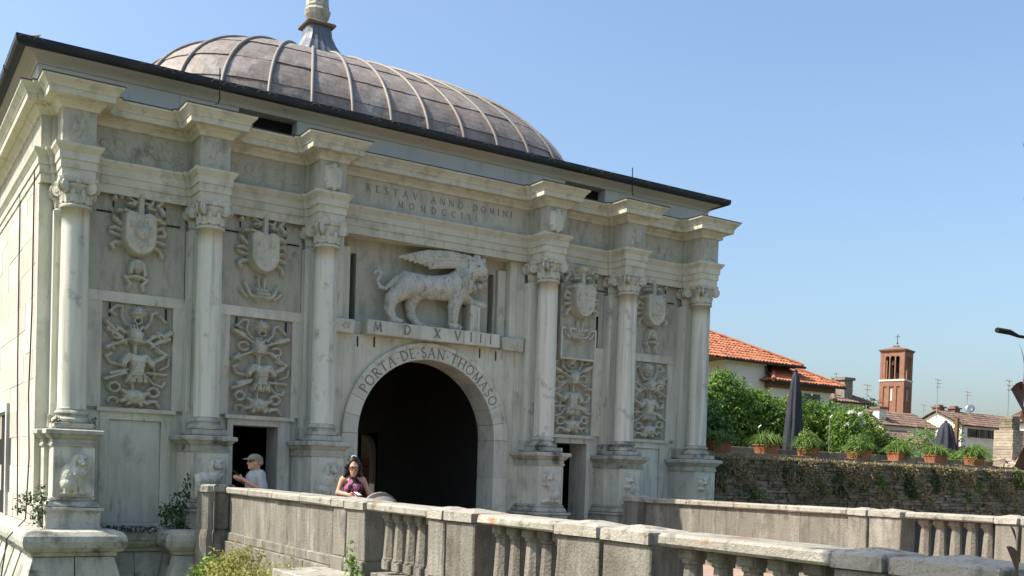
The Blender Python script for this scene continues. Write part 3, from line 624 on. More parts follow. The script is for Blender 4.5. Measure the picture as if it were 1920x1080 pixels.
# ---- torus base course and battered plinth under the order
for s in (-1, 1):
    bp = [(-7.1,14.0), (-7.1,-.02), (-7.12,-.02), (-7.12,-.50), (-6.06,-.50), (-6.06,.30), (-5.02,.30), (-5.02,-.50), (-3.92,-.50), (-3.92,.40)]
    if s > 0: bp = [(-x, y) for x, y in bp][::-1]
    tor = [(-.2,.50),(.0,.50),(.06,.50),(.15,.475),(.205,.41),(.22,.33),(.205,.24),(.15,.175),(.09,.155),(.08,.10),(.0,.09),(-.2,.09)][::-1]
    cuts = [(0,1),(1,3),(3,4),(4,5),(5,6),(6,7),(7,8),(8,9)] if s < 0 else [(0,1),(1,2),(2,3),(3,4),(4,5),(5,6),(6,8),(8,9)]
    for a, b in cuts: prof_sweep('torus_course', bp, tor, M['base'], None, a, b)
    # battered blocks
    def batter(a, b, n, z0, z1, o0, o1, off0, off1):
        for k in range(n):
            t0, t1 = k/n+.006, (k+1)/n-.006
            A0, A1 = mitre(bp, o0), mitre(bp, o1)
            p = [A0[a].lerp(A0[b], t0), A0[a].lerp(A0[b], t1), A1[a].lerp(A1[b], t0), A1[a].lerp(A1[b], t1)]
            d = (Vector(bp[b])-Vector(bp[a])).normalized(); nn = Vector((-d.y, d.x))*.5
            q = [(p[2].x,p[2].y,z1),(p[3].x,p[3].y,z1),(p[3].x+nn.x,p[3].y+nn.y,z1),(p[2].x+nn.x,p[2].y+nn.y,z1),(p[0].x,p[0].y,z0),(p[1].x,p[1].y,z0),(p[1].x+nn.x,p[1].y+nn.y,z0),(p[0].x+nn.x,p[0].y+nn.y,z0)]
            G(MB().hexa(q).build('batter_block', M['base']))
    for (a, b) in zip(range(len(bp)-1), range(1, len(bp))):
        L = (Vector(bp[b])-Vector(bp[a])).length
        if L < .1: continue
        nblk = max(1, round(L/.55)) if L < 5 else 16
        batter(a, b, nblk, .085, -.62, .05, .24, 0, 0); batter(a, b, max(1, nblk-1), -.628, -1.95, .25, .6, 0, 0)
    xs = sorted((s*3.9, s*7.05)); gb('base_core', (xs[0], xs[1], .32, 1.1, -1.95, .52), M['base'])
    for x in CX[:2] if s < 0 else CX[4:]: gb('base_core', (x-.5, x+.5, -.47, .4, -1.9, .505), M['base'])
gb('base_core', (-7.08, -6.7, .4, 14, -1.95, .52), M['base'])
# ---- left flank: ashlar courses
z = .53; row = 0; y_end = 13.9
while z < 5.9:
    h = random.choice((.42,.46,.5)); h = min(h, 5.925-z); y = .60+(row % 2)*.0
    if h < .12: h = 5.925-z
    first = True
    while y < y_end:
        L = random.uniform(.7, 1.35) if not (first and row % 2) else .5; first = False; L = min(L, y_end-y)
        if not (3.75 < y+L/2 < 5.3 and z < 2.4):
            gb('ashlar_block', (-7.05+random.uniform(-.004,.006), -6.75, y+.002, y+L-.002, z+.002, z+h-.002), M['side'], 0)
        y += L
    z += h; row += 1
gb('side_backing', (-7.03, -6.75, .59, 13.9, .5, 3.4+2.5), M['mortar'])
gb('side_door_frame', (-7.10, -6.95, 3.72, 3.90, .5, 2.45), M['attic']); gb('side_door_frame', (-7.10, -6.95, 5.2, 5.38, .5, 2.45), M['attic']); gb('side_door_frame', (-7.10, -6.95, 3.72, 5.38, 2.45, 2.6), M['attic'])
gb('side_door', (-7.04, -6.9, 3.9, 5.2, .5, 2.45), M['black'])
# ================================================================== carvings on the gate
def sq(x): return x
def trophy(variant):
    """panoply: lion mask, ribbons, crossed torches, helmet, cuirass, blades and shield"""
    r = Relief(1.14, 1.74, .0085); rn = random.Random(40+variant)
    def P(px, py): return ((px-295)*.0020+rn.uniform(-.008,.008), (1005-py)*.00178+rn.uniform(-.008,.008))
    def L(pts, w, h, w1=None, b=.0): r.line([P(*p) for p in pts], w*.0018, h, None if w1 is None else w1*.0018, b)
    def B(x, y, rx, ry, h, b=.0, rot=0): c = P(x, y); r.boss(c[0], c[1], rx*.002, ry*.0018, h, b, rot)
    # ribbons at the top
    L([(110,140),(70,120),(120,60),(165,60),(158,150),(185,215),(245,250)], 11, .045)
    L([(500,150),(520,170),(440,90),(405,110),(400,190),(350,240),(300,250)], 11, .045)
    # mask with mane and ring
    for k in range(14):
        a = 2*math.pi*k/14; L([(298+38*math.cos(a), 110+38*math.sin(a)), (298+66*math.cos(a+.2), 110+62*math.sin(a+.2))], 10, .05, 5)
    B(298,112,44,50,.105); B(298,130,20,20,.125); c = P(282,100); r.pit(c[0], c[1], .014, .012, .04); c = P(316,100); r.pit(c[0], c[1], .014, .012, .04)
    c = P(293,180); r.ring(c[0], c[1], .058, .05, .016, .07)
    # torches and spears
    if variant % 2 == 0:
        L([(40,170),(120,215)], 20, .075, 30); L([(125,220),(235,290)], 13, .065); L([(535,220),(455,250)], 20, .075, 28); L([(450,252),(345,300)], 13, .065)
    else:
        L([(50,215),(110,285),(150,265)], 22, .07, 14); L([(110,240),(245,330)], 12, .06); L([(60,280),(140,330),(200,400)], 26, .05, 16)
        L([(560,270),(500,310),(455,285)], 22, .07, 14); L([(480,290),(350,370)], 12, .06); L([(540,330),(455,370),(400,420)], 24, .05, 14)
    L([(40,450),(240,350)], 13, .065); L([(345,360),(525,485)], 13, .065); B(50,445,26,22,.07); B(520,480,24,20,.07)
    # loops of ribbon behind the helmet
    c = P(130,320); r.ring(c[0], c[1], .095, .075, .02, .05, 20, 330); c = P(435,350); r.ring(c[0], c[1], .09, .07, .02, .05, 200, 500)
    L([(100,400),(70,430),(110,455)], 12, .04); L([(455,410),(440,450),(480,470)], 12, .04)
    # helmet with plume
    B(282,335,66,72,.15); B(255,300,44,46,.13); L([(240,285),(225,235)], 13, .10, 8); L([(258,275),(250,225)], 13, .11, 8); L([(278,272),(280,228)], 12, .11, 8); L([(300,275),(320,240),(345,262)], 12, .10, 8)
    L([(235,375),(330,385)], 14, .15); c = P(330,345); r.pit(c[0], c[1], .03, .03, .06)
    L([(272,400),(272,490)], 15, .06)
    # cuirass, sleeves, skirt
    def torso(X, Z):
        py = 1005-Z/.00178; px = X/.0020; hw = np.interp(py, [488,505,540,600,655,690], [30,78,74,60,54,62]); cut = np.minimum(py-488-14*np.cos(np.clip(px/30,-1,1)*1.5)*(np.abs(px) < 30), 692-py)
        return np.minimum((hw-np.abs(px+3))*.0020, cut*.00178)
    r.plate(torso, .115, .05); B(262,560,34,30,.03,.10); B(318,560,34,30,.03,.10); B(290,625,40,34,.03,.095)
    L([(225,520),(178,582)], 36, .10, 32); L([(352,520),(402,578)], 36, .10, 32)
    for q in ((165,590),(180,600),(195,605),(395,592),(410,588)): L([q, (q[0]+(-6 if q[0] < 290 else 6), q[1]+16)], 9, .085)
    L([(236,602),(346,602)], 5, .15); L([(232,690),(346,690)], 9, .15)
    for k in range(9):
        x0 = 226+k*15.5; x1 = 205+k*20; L([(x0,700),(x1,758)], 10, .125, 10)
    # bow, blades, arm
    L([(85,505),(45,530),(70,590),(165,612)], 11, .05); L([(35,742),(205,668)], 13, .055, 16); L([(80,690),(215,640)], 16, .05, 13)
    L([(360,665),(525,672)], 12, .055); L([(430,618),(432,715)], 7, .06); L([(362,690),(425,762),(495,785),(515,745)], 12, .055); L([(395,570),(485,520)], 24, .07, 18); B(500,512,24,22,.075)
    L([(545,520),(540,590),(470,625)], 10, .045)
    # shield and scrolls at the foot
    L([(255,760),(262,815)], 13, .05); B(272,890,92,70,.10,.02); B(272,890,40,34,.145)
    for q in ((170,838),(160,935),(385,850),(375,955),(220,970),(330,965)): L([(272,890), q], 30, .085, 17)
    c = P(108,815); r.ring(c[0], c[1], .085, .075, .024, .06, 0, 330); c = P(105,940); r.ring(c[0], c[1], .075, .055, .02, .055, -30, 200)
    c = P(425,840); r.ring(c[0], c[1], .09, .075, .024, .06, 190, 520); L([(380,930),(445,925),(480,985)], 20, .06, 12)
    return r
for i, (x, mir) in enumerate(((-5.495,False), (-3.385,False), (3.385,True), (5.495,True))):
    G(trophy([1,0,0,1][i]+2*i).build('trophy_relief', M['relief'], None, x, RC-.034, 2.462, mir, gain=1.55)).rotation_euler = (0,0,0)
def coat(variant):
    r = Relief(1.30, 1.62, .009)
    def P(px, py): return ((px-315)*.00185, (1045-py)*.00172)
    def L(pts, w, h, w1=None, b=0): r.line([P(*p) for p in pts], w*.00165, h, None if w1 is None else w1*.00165, b)
    def B(x, y, rx, ry, h, b=0, rot=0): c = P(x, y); r.boss(c[0], c[1], rx*.00185, ry*.00172, h, b, rot)
    L([(170,430),(105,365)], 20, .05, 26); L([(168,485),(120,455),(72,468)], 17, .05); L([(168,535),(120,520),(72,505)], 17, .05); L([(172,590),(110,600),(80,625),(105,660)], 19, .055)
    L([(462,430),(520,400),(545,460)], 22, .05); L([(462,490),(540,480)], 17, .05); L([(462,540),(535,560)], 17, .05); L([(455,600),(500,640),(520,690)], 19, .055)
    L([(140,95),(165,150)], 22, .05); L([(140,95),(200,85),(225,160),(290,190)], 16, .05); L([(520,150),(475,200),(530,250)], 18, .05); L([(500,150),(440,130),(420,200),(350,190)], 16, .05)
    B(105,175,26,28,.06); B(530,265,26,28,.06)
    def shield(X, Z):
        x = X; z = Z/.00172; py = 1045-z; hw = np.where(py < 560, 150-.02*(560-py)*0, 150*np.sqrt(np.maximum(0, 1-((py-560)/147)**2)*.72+.28*np.clip((707-py)/147, 0, 1)**1)); top = 305+18*np.cos(x/.00185*math.pi/75)
        hw = np.where(py > 706, -1, hw)
        return np.minimum(hw*.00185-np.abs(x), (py-top)*.00172)
    r.plate(shield, .16, .05, .012)
    L([(322,315),(326,150)], 40, .12, 26); B(330,140,44,34,.11)
    for q in ((262,222),(398,240),(182,296),(480,350)): B(q[0], q[1], 27, 27, .15); c = P(*q); r.pit(c[0], c[1], .018, .018, .05)
    L([(215,222),(262,222)], 17, .11); L([(445,248),(398,240)], 17, .11); L([(128,296),(182,296)], 17, .10); L([(530,362),(480,350)], 17, .10); L([(182,296),(320,330),(480,350)], 16, .165)
    if variant == 0:
        B(322,500,66,70,.05,.155)
        for q in ((322,395),(240,420),(400,440),(232,570),(315,615),(388,595)): B(q[0], q[1], 24, 26, .03, .155)
    elif variant == 1:
        L([(200,540),(440,400)], 8, .175); L([(205,600),(440,600)], 7, .172); B(260,430,30,34,.03,.155); B(380,430,30,34,.03,.155)
    elif variant == 2:
        L([(172,500),(468,510)], 7, .175)
        for q in ((225,430),(320,425),(410,440),(260,590),(330,640),(390,590)): B(q[0], q[1], 26, 26, .035, .155)
        B(330,120,80,66,.17)
    else:
        c = P(318,490); r.ring(c[0], c[1], .15, .13, .02, .03, b=.155); L([(250,560),(390,420)], 20, .18)
        B(270,600,24,20,.03,.155); B(350,610,24,20,.03,.155)
    if variant in (0, 3):
        B(312,815,44,60,.13); L([(262,780),(250,870)], 20, .08); L([(362,780),(372,880)], 20, .08); B(312,765,52,36,.09); c = P(296,805); r.pit(c[0], c[1], .012, .01, .03); c = P(330,805); r.pit(c[0], c[1], .012, .01, .03); c = P(312,845); r.pit(c[0], c[1], .014, .009, .03)
        L([(290,900),(200,915),(250,975),(225,1025)], 17, .06); L([(335,900),(395,930),(350,980),(360,1025)], 17, .06); B(312,905,40,26,.08)
    else:
        L([(270,760),(300,900)], 16, .05); L([(345,760),(330,900)], 16, .05)
        for k in range(13): B(262+(k % 4)*34+(k//4 % 2)*15, 880+(k//4)*38, 22, 22, .09)
        L([(150,820),(200,930),(260,960)], 18, .05); L([(470,830),(430,930),(370,960)], 18, .05); L([(110,900),(170,960)], 14, .04); L([(510,900),(450,960)], 14, .04)
    return r
for i, (x, y) in enumerate(((-5.53,.462), (-3.42,.462), (3.45,.335), (5.50,.462))):
    G(coat(i).build('coat_of_arms', M['relief'], None, x, y, 4.40 if i != 2 else 4.36, i > 1, gain=1.35))
# the arms beside the arch on the right stand on a projecting slab with dark slots
gb('hung_slab', (2.98, 3.92, .36, .488, 4.05, 5.95), M['slab'], .01)
for x0, x1 in ((2.86,2.96), (3.94,4.06)): gb('slot', (x0, x1, .484, .489, 4.12, 5.05), M['black'])
for b in ((2.99,3.91,4.05,4.09), (2.99,3.91,4.68,4.72), (2.99,3.03,4.092,4.678), (3.87,3.91,4.092,4.678)): gb('plaque_frame', (b[0], b[1], .325, .36, b[2], b[3]), M['stone'])
# iron cramps by the arms
for x in (-5.53, -3.42, 3.45, 5.50):
    for dx, dz in ((-.40,6.0), (.42,5.92)):
        yy = .472 if x != 3.45 else .345
        gb('iron_cramp', (x+dx-.012, x+dx+.012, yy, yy+.014, dz-.26, dz-.05), M['iron']); gb('iron_cramp', (x+dx+(-.26 if dx < 0 else .02), x+dx+(-.02 if dx < 0 else .26), yy, yy+.014, dz-.36, dz-.335), M['iron'])
for x in (-5.495,-3.385):
    for dx in (-.45,.45): gb('iron_cramp', (x+dx-.014, x+dx+.014, .50, .514, 3.95, 4.18), M['iron'])
# lions on the pedestals
def pedestal_lion(pose):
    r = Relief(.52, .74, .0095)
    if pose == 0:      # seated
        r.boss(-.07,.30,.15,.22,.085); r.boss(-.10,.20,.13,.13,.095); r.boss(.02,.36,.12,.17,.10)
        r.line([(.06,.34),(.07,.20),(.08,.08)], .048, .085, .034); r.line([(-.02,.32),(0,.18),(.0,.08)], .045, .075, .034); r.boss(.10,.065,.06,.04,.08); r.boss(.0,.065,.055,.04,.075)
        r.line([(-.12,.18),(-.13,.09)], .07, .08, .05); r.boss(-.12,.06,.075,.04,.08); hx, hz = .08, .56
        r.line([(-.19,.12),(-.22,.2),(-.2,.3)], .02, .04)
    else:              # standing, head turned
        r.boss(-.06,.32,.20,.13,.09); r.boss(.08,.36,.12,.15,.105); r.boss(-.17,.30,.11,.13,.09)
        for x0, x1 in ((-.19,-.20), (-.10,-.08), (.06,.05), (.14,.16)): r.line([(x0,.26),(x1,.08)], .05, .08, .033); r.boss(x1+.03,.065,.055,.038,.075)
        r.line([(-.24,.36),(-.25,.2),(-.23,.1)], .018, .04); hx, hz = .11, .57
    for k in range(16):
        a = 2*math.pi*k/16; r.boss(hx-.015+.085*math.cos(a), hz-.03+.10*math.sin(a), .042, .045, .085)
    for k in range(9): r.boss(hx-.10+.026*k*.8, hz-.17-.02*math.sin(k*2), .035, .045, .095)
    r.boss(hx,hz,.078,.088,.12); r.boss(hx+.02,hz-.045,.05,.045,.145); r.pit(hx-.025,hz+.02,.016,.012,.04); r.pit(hx+.045,hz+.02,.016,.012,.04); r.pit(hx+.025,hz-.07,.03,.010,.04)
    r.boss(hx-.07,hz+.075,.025,.03,.10); r.boss(hx+.07,hz+.075,.025,.03,.10)
    r.line([(-.21,.04),(.2,.04)], .025, .03)
    return r
for i, x in enumerate(CX):
    pd = [o for o in gate.children if o.name.startswith('pedestal') and abs(o.location.x-x) < .01][0]
    pedestal_lion(1 if i == 1 else 0).build('lion_relief', M['relief'], pd, 0 if i else .02, -.298, 1.0, i > 2, gain=1.5)
# cartouches on the entablature blocks and faint carving on the friezes
def cartouche():
    r = Relief(.36, .54, .009)
    r.plate(lambda X, Z: np.minimum(.155-np.abs(X)*(1+.4*np.clip((.25-Z)/.25, 0, 1)), np.minimum(Z-.05, .46-Z)), .10, .05)
    for q in ((-.09,.41),(.09,.41)): r.boss(q[0], q[1], .06, .06, .13); r.pit(q[0], q[1], .022, .022, .05)
    r.boss(0,.47,.05,.05,.12); r.boss(0,.07,.05,.06,.11); r.boss(-.13,.2,.03,.05,.08); r.boss(.13,.2,.03,.05,.08); r.boss(-.09,.11,.04,.04,.09); r.boss(.09,.11,.04,.04,.09); return r
def small_block():
    r = Relief(.34, .44, .009)
    for k in range(26): r.boss(random.uniform(-.12,.12), random.uniform(.06,.38), random.uniform(.02,.05), random.uniform(.02,.05), .018)
    return r
for i, x in enumerate(CX):
    (cartouche() if i in (2, 3) else small_block()).build('cartouche' if i in (2, 3) else 'block_carving', M['relief'] if i in (2, 3) else M['slab'], None, x, YB, 6.43 if i in (2, 3) else 6.48)
    G([o for o in COL.objects if o.name.startswith('cartouche' if i in (2, 3) else 'block_carving') and o.parent is None][0])
def frieze_carving(w):
    r = Relief(w, .46, .0105); n = int(w/.22)
    for k in range(n):
        x = -w/2+.11+k*(w-.2)/max(1, n-1); z = .22+.05*math.sin(k*2.3)
        r.ring(x, z, random.uniform(.05,.09), random.uniform(.05,.09), .022, .018, random.uniform(0,90), random.uniform(280,420)); r.boss(x+.05, z+.05, .035, .03, .02); r.line([(x-.1,z-.12),(x,z-.05),(x+.1,z-.13)], .018, .016)
        r.boss(x-.04, z-.02, .03, .03, .022)
    return r
for a, b in ((-6.2,-4.85), (-4.1,-2.8), (2.8,4.1), (4.85,6.2)):
    G(frieze_carving(b-a).build('frieze_carving', M['slab'], None, (a+b)/2, YR+.001, 6.48))
for x in (-1.82, 1.86):
    r = Relief(.24, .22, .008)
    for k in range(9): r.boss(random.uniform(-.07,.07), random.uniform(.05,.17), .028, .028, .03)
    G(r.build('rosette', M['relief'], None, x, .382, 4.12))
# ---- the winged lion in the niche
LY = .56
def c(a, b, ra, rb, k=.05):
    ra, rb = ra*1.12, rb*1.12
    return ('c', (a[0], a[2] if len(a) > 2 else LY, a[1]), (b[0], b[2] if len(b) > 2 else LY, b[1]), ra, rb, k)
def e(x, z, rx, ry, rz, y=None, rot=None, k=.05): return ('e', (x, LY if y is None else y, z), (rx, ry, rz), rot, k)
lion = [c((-.50,5.17),(.0,5.17), .22, .20), c((.0,5.17),(.52,5.24), .20, .245), e(.62,5.26,.22,.2,.30), c((.6,5.35),(.86,5.62), .22, .19),
        # head
        e(1.0,5.66,.185,.17,.225,.47), e(1.05,5.53,.10,.12,.095,.39), e(1.07,5.60,.05,.09,.07,.32), e(1.03,5.455,.06,.08,.04,.44,k=.02), e(.90,5.82,.04,.04,.055,.5,k=.02), e(1.10,5.81,.04,.04,.055,.48,k=.02),
        e(.95,5.70,.035,.03,.025,.37,k=.015), e(1.09,5.70,.03,.03,.025,.38,k=.015),
        # tail
        c((-.56,5.38),(-.77,5.24), .05, .04, .02), c((-.77,5.24),(-.97,5.04), .04, .036, .015), c((-.97,5.04),(-1.10,5.06), .036, .034, .012), c((-1.10,5.06),(-1.14,5.18), .034, .033, .012), c((-1.14,5.18),(-1.06,5.30), .033, .033, .012), c((-1.06,5.30),(-1.13,5.38), .034, .038, .012), c((-1.13,5.38),(-1.22,5.30), .042, .022, .012),
        # hind legs
        c((-.58,5.10,.50),(-.86,4.86,.50), .19, .115), c((-.86,4.86,.50),(-.91,4.66,.50), .11, .085), c((-.91,4.66,.50),(-.83,4.46,.50), .085, .08), e(-.74,4.435,.12,.10,.065,.48),
        c((-.30,5.06,.62),(-.40,4.80,.64), .16, .10), c((-.40,4.80,.64),(-.37,4.60,.64), .09, .075), c((-.37,4.60,.64),(-.24,4.45,.64), .075, .07), e(-.16,4.43,.11,.09,.06,.62),
        # fore legs
        c((.57,5.14,.47),(.48,4.86,.46), .16, .105), c((.48,4.86,.46),(.46,4.50,.46), .10, .08), e(.52,4.44,.13,.10,.07,.44),
        c((.72,5.14,.62),(.93,4.98,.58), .12, .085), c((.93,4.98,.58),(1.12,4.97,.55), .08, .075), e(1.17,4.95,.09,.08,.06,.53)]
for k in range(26):     # mane locks
    a = R(-60+k*13.5); rr = .23+.035*(k % 3); lion.append(e(.91+rr*math.cos(a)*.9, 5.55+rr*1.2*math.sin(a), .045, .10, .07, .44+.05*(k % 2), k=.012))
for k in range(14): lion.append(e(.54+.05*(k % 5)+.02*(k//5), 5.46-.10*(k//5)-.03*(k % 2), .035, .07, .07, .33+.02*(k % 3), k=.012))
for k in range(9): lion.append(e(.44-.005*k+.05*(k % 2)*0, 5.08-.065*k, .025, .05, .04, .37+.012*k*0, k=.015)); 
for k in range(8): lion.append(e(-.95+.01*(k % 2), 4.92-.055*k, .03, .04, .035, .44, k=.015))
for k in range(8): lion.append(e(-.10+.07*k, 4.98+.004*k, .035, .06, .05, .48, k=.015))
# wing: long overlapping feathers sweeping back from the shoulder
for k in range(8):
    t = k/7; yy = .47+.012*(k % 2)
    P0 = (.80-.05*t, 5.84-.15*t, .45); P1 = (.35-.05*t, 5.88-.25*t, yy-.03); P2 = (-.15+.10*t, 5.83-.26*t, yy); P3 = (-.70+.75*t, 5.67-.10*t, yy+.05)
    lion += [c(P0, P1, .045, .050, .014), c(P1, P2, .050, .046, .014), c(P2, P3, .046, .028, .014)]
for k in range(7): lion.append(e(.66-.11*k, 5.86-.012*k, .075, .05, .045, .42, k=.015))
for k in range(6): lion.append(e(.58-.11*k, 5.77-.012*k, .07, .045, .04, .42, k=.015))
for k in range(40):     # chiselled locks over chest and shoulder
    a_ = k*2.4; rr_ = .30*math.sqrt((k+1)/40); lion.append(e(.66+rr_*math.cos(a_)*.75, 5.40+rr_*math.sin(a_)*1.05, .035, .06, .055, .36+.10*(rr_/.3)**2, k=.010))
lion += [('s',(.95,.335,5.685),(.028,.04,.02)), ('s',(1.10,.34,5.69),(.026,.04,.02)), ('s',(1.06,.28,5.485),(.065,.06,.014)), ('s',(.74,.40,5.72),(.012,.09,.12)), ('s',(.80,.36,5.45),(.012,.08,.12)), ('s',(.70,.33,5.30),(.012,.06,.10)), ('s',(.62,.32,5.36),(.010,.06,.09)), ('s',(.56,.33,5.22),(.010,.06,.09))]
G(link_mesh('winged_lion', sdf_mesh('winged_lion', lion, .0125, .05, bump=.005), M['lion']))
gb('lion_book', (.83, .99, .40, .72, 4.38, 4.92), M['relief'], .012); gb('lion_book', (1.0, 1.07, .43, .70, 4.38, 4.90), M['stone'], .008)
# ---- Roman capitals cut into the stone: strokes in a unit box (x, y), thick T or thin t
T, t_ = .15, .075
def arcp(cx, cy, rx, ry, a0, a1, n=12): return [(cx+rx*math.cos(R(a0+(a1-a0)*i/n)), cy+ry*math.sin(R(a0+(a1-a0)*i/n))) for i in range(n+1)]
def ser(x, y, w=.24): return ([(x-w/2, y), (x+w/2, y)], .05)
GLY = {
 'I': (.30, [([(.15,0),(.15,1)],T), ser(.15,.02), ser(.15,.98)]),
 'M': (1.0, [([(.12,0),(.2,1)],t_), ([(.2,1),(.5,.1)],T), ([(.5,.1),(.8,1)],t_), ([(.8,1),(.88,0)],T), ser(.12,.02), ser(.88,.02)]),
 'D': (.85, [([(.15,0),(.15,1)],T), (arcp(.25,.5,.52,.47,-90,90,14),T*.8), ([(.05,.97),(.3,.97)],t_), ([(.05,.03),(.3,.03)],t_)]),
 'X': (.82, [([(.08,1),(.72,0)],T), ([(.72,1),(.08,0)],t_), ser(.08,.02), ser(.72,.98), ser(.08,.98), ser(.72,.02)]),
 'V': (.82, [([(.08,1),(.42,0)],T), ([(.42,0),(.75,1)],t_), ser(.08,.98), ser(.75,.98)]),
 'A': (.85, [([(.05,0),(.40,1)],t_), ([(.40,1),(.78,0)],T), ([(.2,.36),(.62,.36)],t_), ser(.05,.02), ser(.78,.02)]),
 'R': (.78, [([(.14,0),(.14,1)],T), (arcp(.25,.74,.34,.24,-90,90,12),T*.7), ([(.05,.97),(.27,.97)],t_), ([(.14,.5),(.3,.5)],t_), ([(.3,.5),(.74,0)],T), ser(.14,.02)]),
 'P': (.68, [([(.14,0),(.14,1)],T), (arcp(.25,.72,.34,.25,-90,90,12),T*.7), ([(.05,.97),(.27,.97)],t_), ([(.14,.47),(.3,.47)],t_), ser(.14,.02)]),
 'E': (.62, [([(.14,0),(.14,1)],T), ([(.05,.97),(.52,.97)],t_), ([(.14,.52),(.44,.52)],t_), ([(.05,.03),(.55,.03)],t_), ([(.52,.85),(.52,.99)],.05), ([(.55,.01),(.55,.16)],.05)]),
 'S': (.60, [(arcp(.3,.75,.22,.22,40,270,12),T*.75), (arcp(.3,.26,.24,.25,90,-150,12),T*.75)]),
 'T': (.78, [([(.39,0),(.39,1)],T), ([(.04,.97),(.74,.97)],t_), ser(.39,.02), ([(.05,.82),(.05,.99)],.05), ([(.73,.82),(.73,.99)],.05)]),
 'N': (.90, [([(.12,0),(.12,1)],t_), ([(.12,1),(.78,0)],T), ([(.78,0),(.78,1)],t_), ser(.12,.02), ser(.78,.98)]),
 'O': (.95, [(arcp(.47,.5,.40,.47,0,360,24),T*.8)]),
 'C': (.80, [(arcp(.47,.5,.40,.47,50,310,18),T*.8)]),
 'H': (.90, [([(.14,0),(.14,1)],T), ([(.76,0),(.76,1)],T), ([(.14,.52),(.76,.52)],t_), ser(.14,.02), ser(.14,.98), ser(.76,.02), ser(.76,.98)]),
 '.': (.34, [([(.10,.48),(.24,.48)],.13)]), ' ': (.45, []),
}
def letter(ch, h, place, thick=.005):
    """place maps letter-plane (x, z) in metres to world (x, z); returns a mesh lying on y"""
    mb_ = MB(); q = 0
    for pts, w in GLY[ch][1]:
        P_ = [Vector(p)*h for p in pts]; hw = w*h/2; L_ = []
        for i, p in enumerate(P_):
            d = (P_[min(i+1, len(P_)-1)]-P_[max(i-1, 0)]).normalized(); nn = Vector((-d.y, d.x)); L_.append((p+nn*hw, p-nn*hw))
        v = []; f = []; th = thick+.0006*q; q += 1
        for a, b in L_:
            for s_ in (a, b): X, Z = place(s_.x, s_.y); v.append((X, -th, Z))
            for s_ in (a, b): X, Z = place(s_.x, s_.y); v.append((X, .002, Z))
        for i in range(len(L_)-1):
            k = 4*i; f += [(k,k+1,k+5,k+4), (k+2,k,k+4,k+6), (k+1,k+3,k+7,k+5)]
        f += [(0,2,3,1), (len(v)-4, len(v)-3, len(v)-1, len(v)-2)]
        mb_.add(v, f)
    return mb_
def write_line(text, x0, x1, z, h, y, holder):
    ws = [GLY[ch][0]*h for ch in text]; gap = ((x1-x0)-sum(ws))/max(1, len(text)-1); x = x0
    for ch, w in zip(text, ws):
        if GLY[ch][1]:
            o = letter(ch, h, lambda a, b, x=x: (x+a, z+b)).build('letter', M['letter'], holder, loc=(0, y, 0))
        x += w+gap
ins = empty('date_inscription'); G(ins)
for ch, x in (('M',-1.33), ('D',-.70), ('X',-.05), ('V',.40), ('I',.75), ('I',.97), ('I',1.20)): letter(ch, .18, lambda a, b, x=x: (x+a, 4.17+b)).build('letter', M['letter'], ins, loc=(0, .262, 0))
ins2 = empty('frieze_inscription'); G(ins2)
write_line('RESTAV', -1.52, -.44, 6.76, .125, YR, ins2); write_line('ANNO', -.15, .56, 6.76, .125, YR, ins2); write_line('.DOMINI', .66, 1.70, 6.76, .125, YR, ins2); write_line('MOMDCCIII', -.86, .88, 6.56, .12, YR, ins2)
ins3 = empty('arch_inscription'); G(ins3)
txt = 'PORTA.DE.SAN.THOMASO'; hh = .19; ws = [GLY[ch][0]*hh for ch in txt]; rad = 1.54; arc_len = R(151-26)*1.60; gap = (arc_len-sum(ws))/(len(txt)-1); sarc = 0
for ch, w in zip(txt, ws):
    def pl(a, b, s0=sarc): th = R(151)-(s0+a)/1.60; rr = rad+b; return (rr*math.cos(th), AZ+rr*math.sin(th))
    letter(ch, hh, pl).build('letter', M['letter'], ins3, loc=(0, .452, 0)); sarc += w+gap
# ---- statue on the finial (only its foot is in the picture)
stat = empty('statue', (0, DY, 12.88)); tag(stat, 'weathered stone statue of a robed figure standing on top of the dome finial', 'statue')
robe = [('c',(0,0,.1),(0,0,.75),.25,.22), ('c',(0,0,.75),(0,0,1.25),.21,.20), ('c',(-.15,0,1.28),(.15,0,1.28),.10,.10), ('e',(0,-.02,1.58),(.10,.11,.14)), ('c',(0,0,1.3),(0,0,1.5),.07,.06), ('c',(-.22,0,1.25),(-.28,-.08,.95),.08,.07), ('c',(-.28,-.08,.95),(-.12,-.24,.98),.07,.055), ('c',(.22,0,1.25),(.28,-.04,.92),.08,.07), ('c',(.28,-.04,.92),(.18,-.22,.85),.07,.05)]
for k in range(9):
    a = 2*math.pi*k/9; robe.append(('c',(.24*math.cos(a),.24*math.sin(a),.02),(.17*math.cos(a+.3),.17*math.sin(a+.3),1.0),.05,.03))
link_mesh('robed_body', sdf_mesh('robed_body', robe, .025, .05, bump=.003), M['slab'], stat)
MB().lathe([(.27,-.002),(.29,.04),(.27,.09)], n=16).build('plinth', M['slab'], stat)
